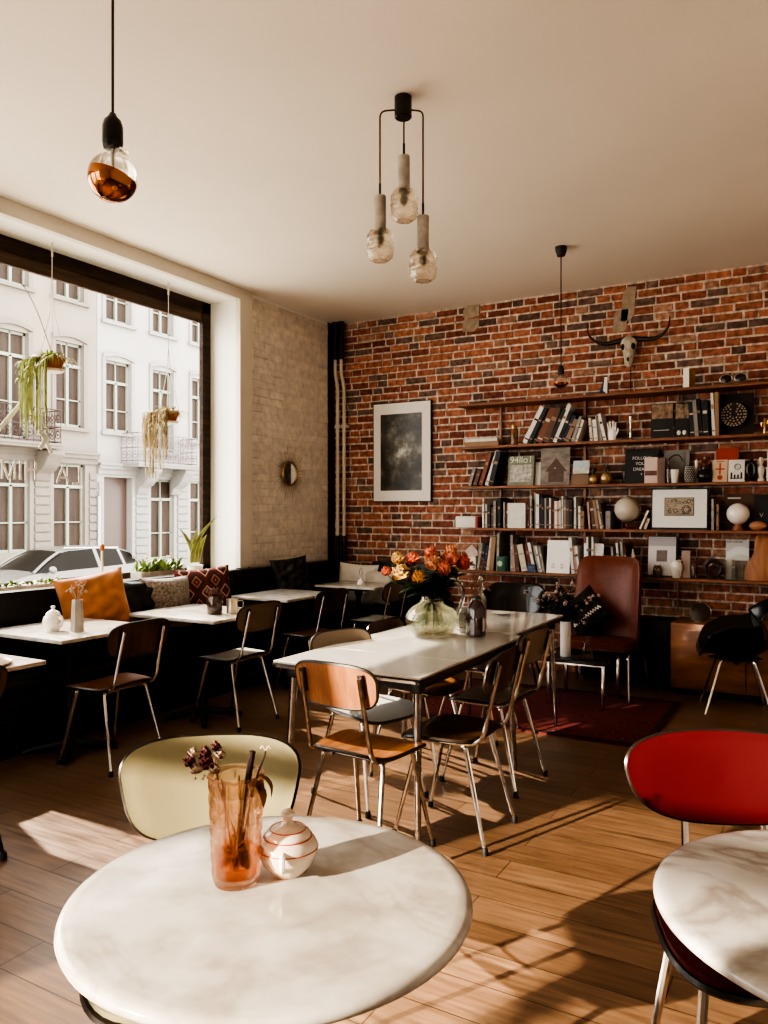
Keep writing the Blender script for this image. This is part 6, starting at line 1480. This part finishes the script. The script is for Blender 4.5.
t = thing('wooden_stake', 'wooden plant stake with a carved red brown tip rising behind the orange cushion', 'stake', (-4.72, 3.98, .912))
MB().tube([(0, 0, 0), (0, 0, .26)], .009, 6).build('stick', P('pale_cane', (.66, .55, .36), .6), t); MB().lathe([(0, 0), (.014, 0), (.02, .02), (.012, .045), (0, .055)], 12, (0, 0, .25)).build('tip', M['terracotta'], t)

# ------------------------------------------------------------------ light and camera
def sun(name, travel, el, strength, col, ang):
    d = Vector((travel[0], travel[1], 0)).normalized() * math.cos(rad(el)); d.z = -math.sin(rad(el))
    l = bpy.data.lights.new(name, 'SUN'); l.energy = strength; l.color = col; l.angle = rad(ang)
    o = bpy.data.objects.new(name, l); COL.objects.link(o); o.rotation_euler = d.to_track_quat('-Z', 'Y').to_euler(); o.location = (-8, -6, 8)
d_ = Vector((.45, .89, 0)).normalized() * math.cos(rad(15.5)); d_.z = -math.sin(rad(15.5))
l = bpy.data.lights.new('low_sun_beam', 'SPOT'); l.energy = 110000; l.color = (1, .84, .66); l.spot_size = rad(6.2); l.spot_blend = .05; l.shadow_soft_size = .14
o = bpy.data.objects.new('low_sun_beam', l); COL.objects.link(o); o.location = Vector((-.69, 3.44, .3)) - d_ * 30; o.rotation_euler = d_.to_track_quat('-Z', 'Y').to_euler()
sun('high_sun', (.951, -.309), 36, 7.5, (1, .88, .74), .8)
w = bpy.data.worlds.new('sky'); S.world = w; w.use_nodes = True
bg = w.node_tree.nodes['Background']; bg.inputs[0].default_value = (1, .955, .915, 1); bg.inputs[1].default_value = 4.2
for i, (a, b_, c, d) in enumerate(WIN):
    l = bpy.data.lights.new('sky_portal', 'AREA'); l.shape = 'RECTANGLE'; l.size = d - c; l.size_y = b_ - a; l.cycles.is_portal = True
    o = bpy.data.objects.new('sky_portal', l); COL.objects.link(o); o.location = (XL - .44, (a + b_) / 2, (c + d) / 2); o.rotation_euler = Vector((1, 0, 0)).to_track_quat('-Z', 'Y').to_euler()
    l.size, l.size_y = (d - c, b_ - a)
    o.rotation_euler = (0, -PI / 2, 0)
for i, (a, b_, c, d) in enumerate(RW):
    l = bpy.data.lights.new('sky_portal', 'AREA'); l.shape = 'RECTANGLE'; l.size = b_ - a; l.size_y = d - c; l.cycles.is_portal = True
    o = bpy.data.objects.new('sky_portal', l); COL.objects.link(o); o.location = ((a + b_) / 2, YR - .31, (c + d) / 2); o.rotation_euler = (PI / 2, 0, 0)
cam = bpy.data.cameras.new('camera'); co = bpy.data.objects.new('camera', cam); COL.objects.link(co)
cam.sensor_fit = 'HORIZONTAL'; cam.sensor_width = 36; cam.lens = 36 * 776 / 768; cam.clip_end = 200; cam.clip_start = .02
co.location = (0, 0, 1.45); co.rotation_euler = (PI / 2, 0, rad(29.9)); S.camera = co
S.view_settings.view_transform = 'AgX'; S.view_settings.look = 'AgX - Very High Contrast'; S.view_settings.exposure = 0.62
S.cycles.max_bounces = 10; S.cycles.diffuse_bounces = 5; S.cycles.transparent_max_bounces = 16; S.cycles.caustics_refractive = False; S.cycles.caustics_reflective = False
S.cycles.sample_clamp_indirect = 6
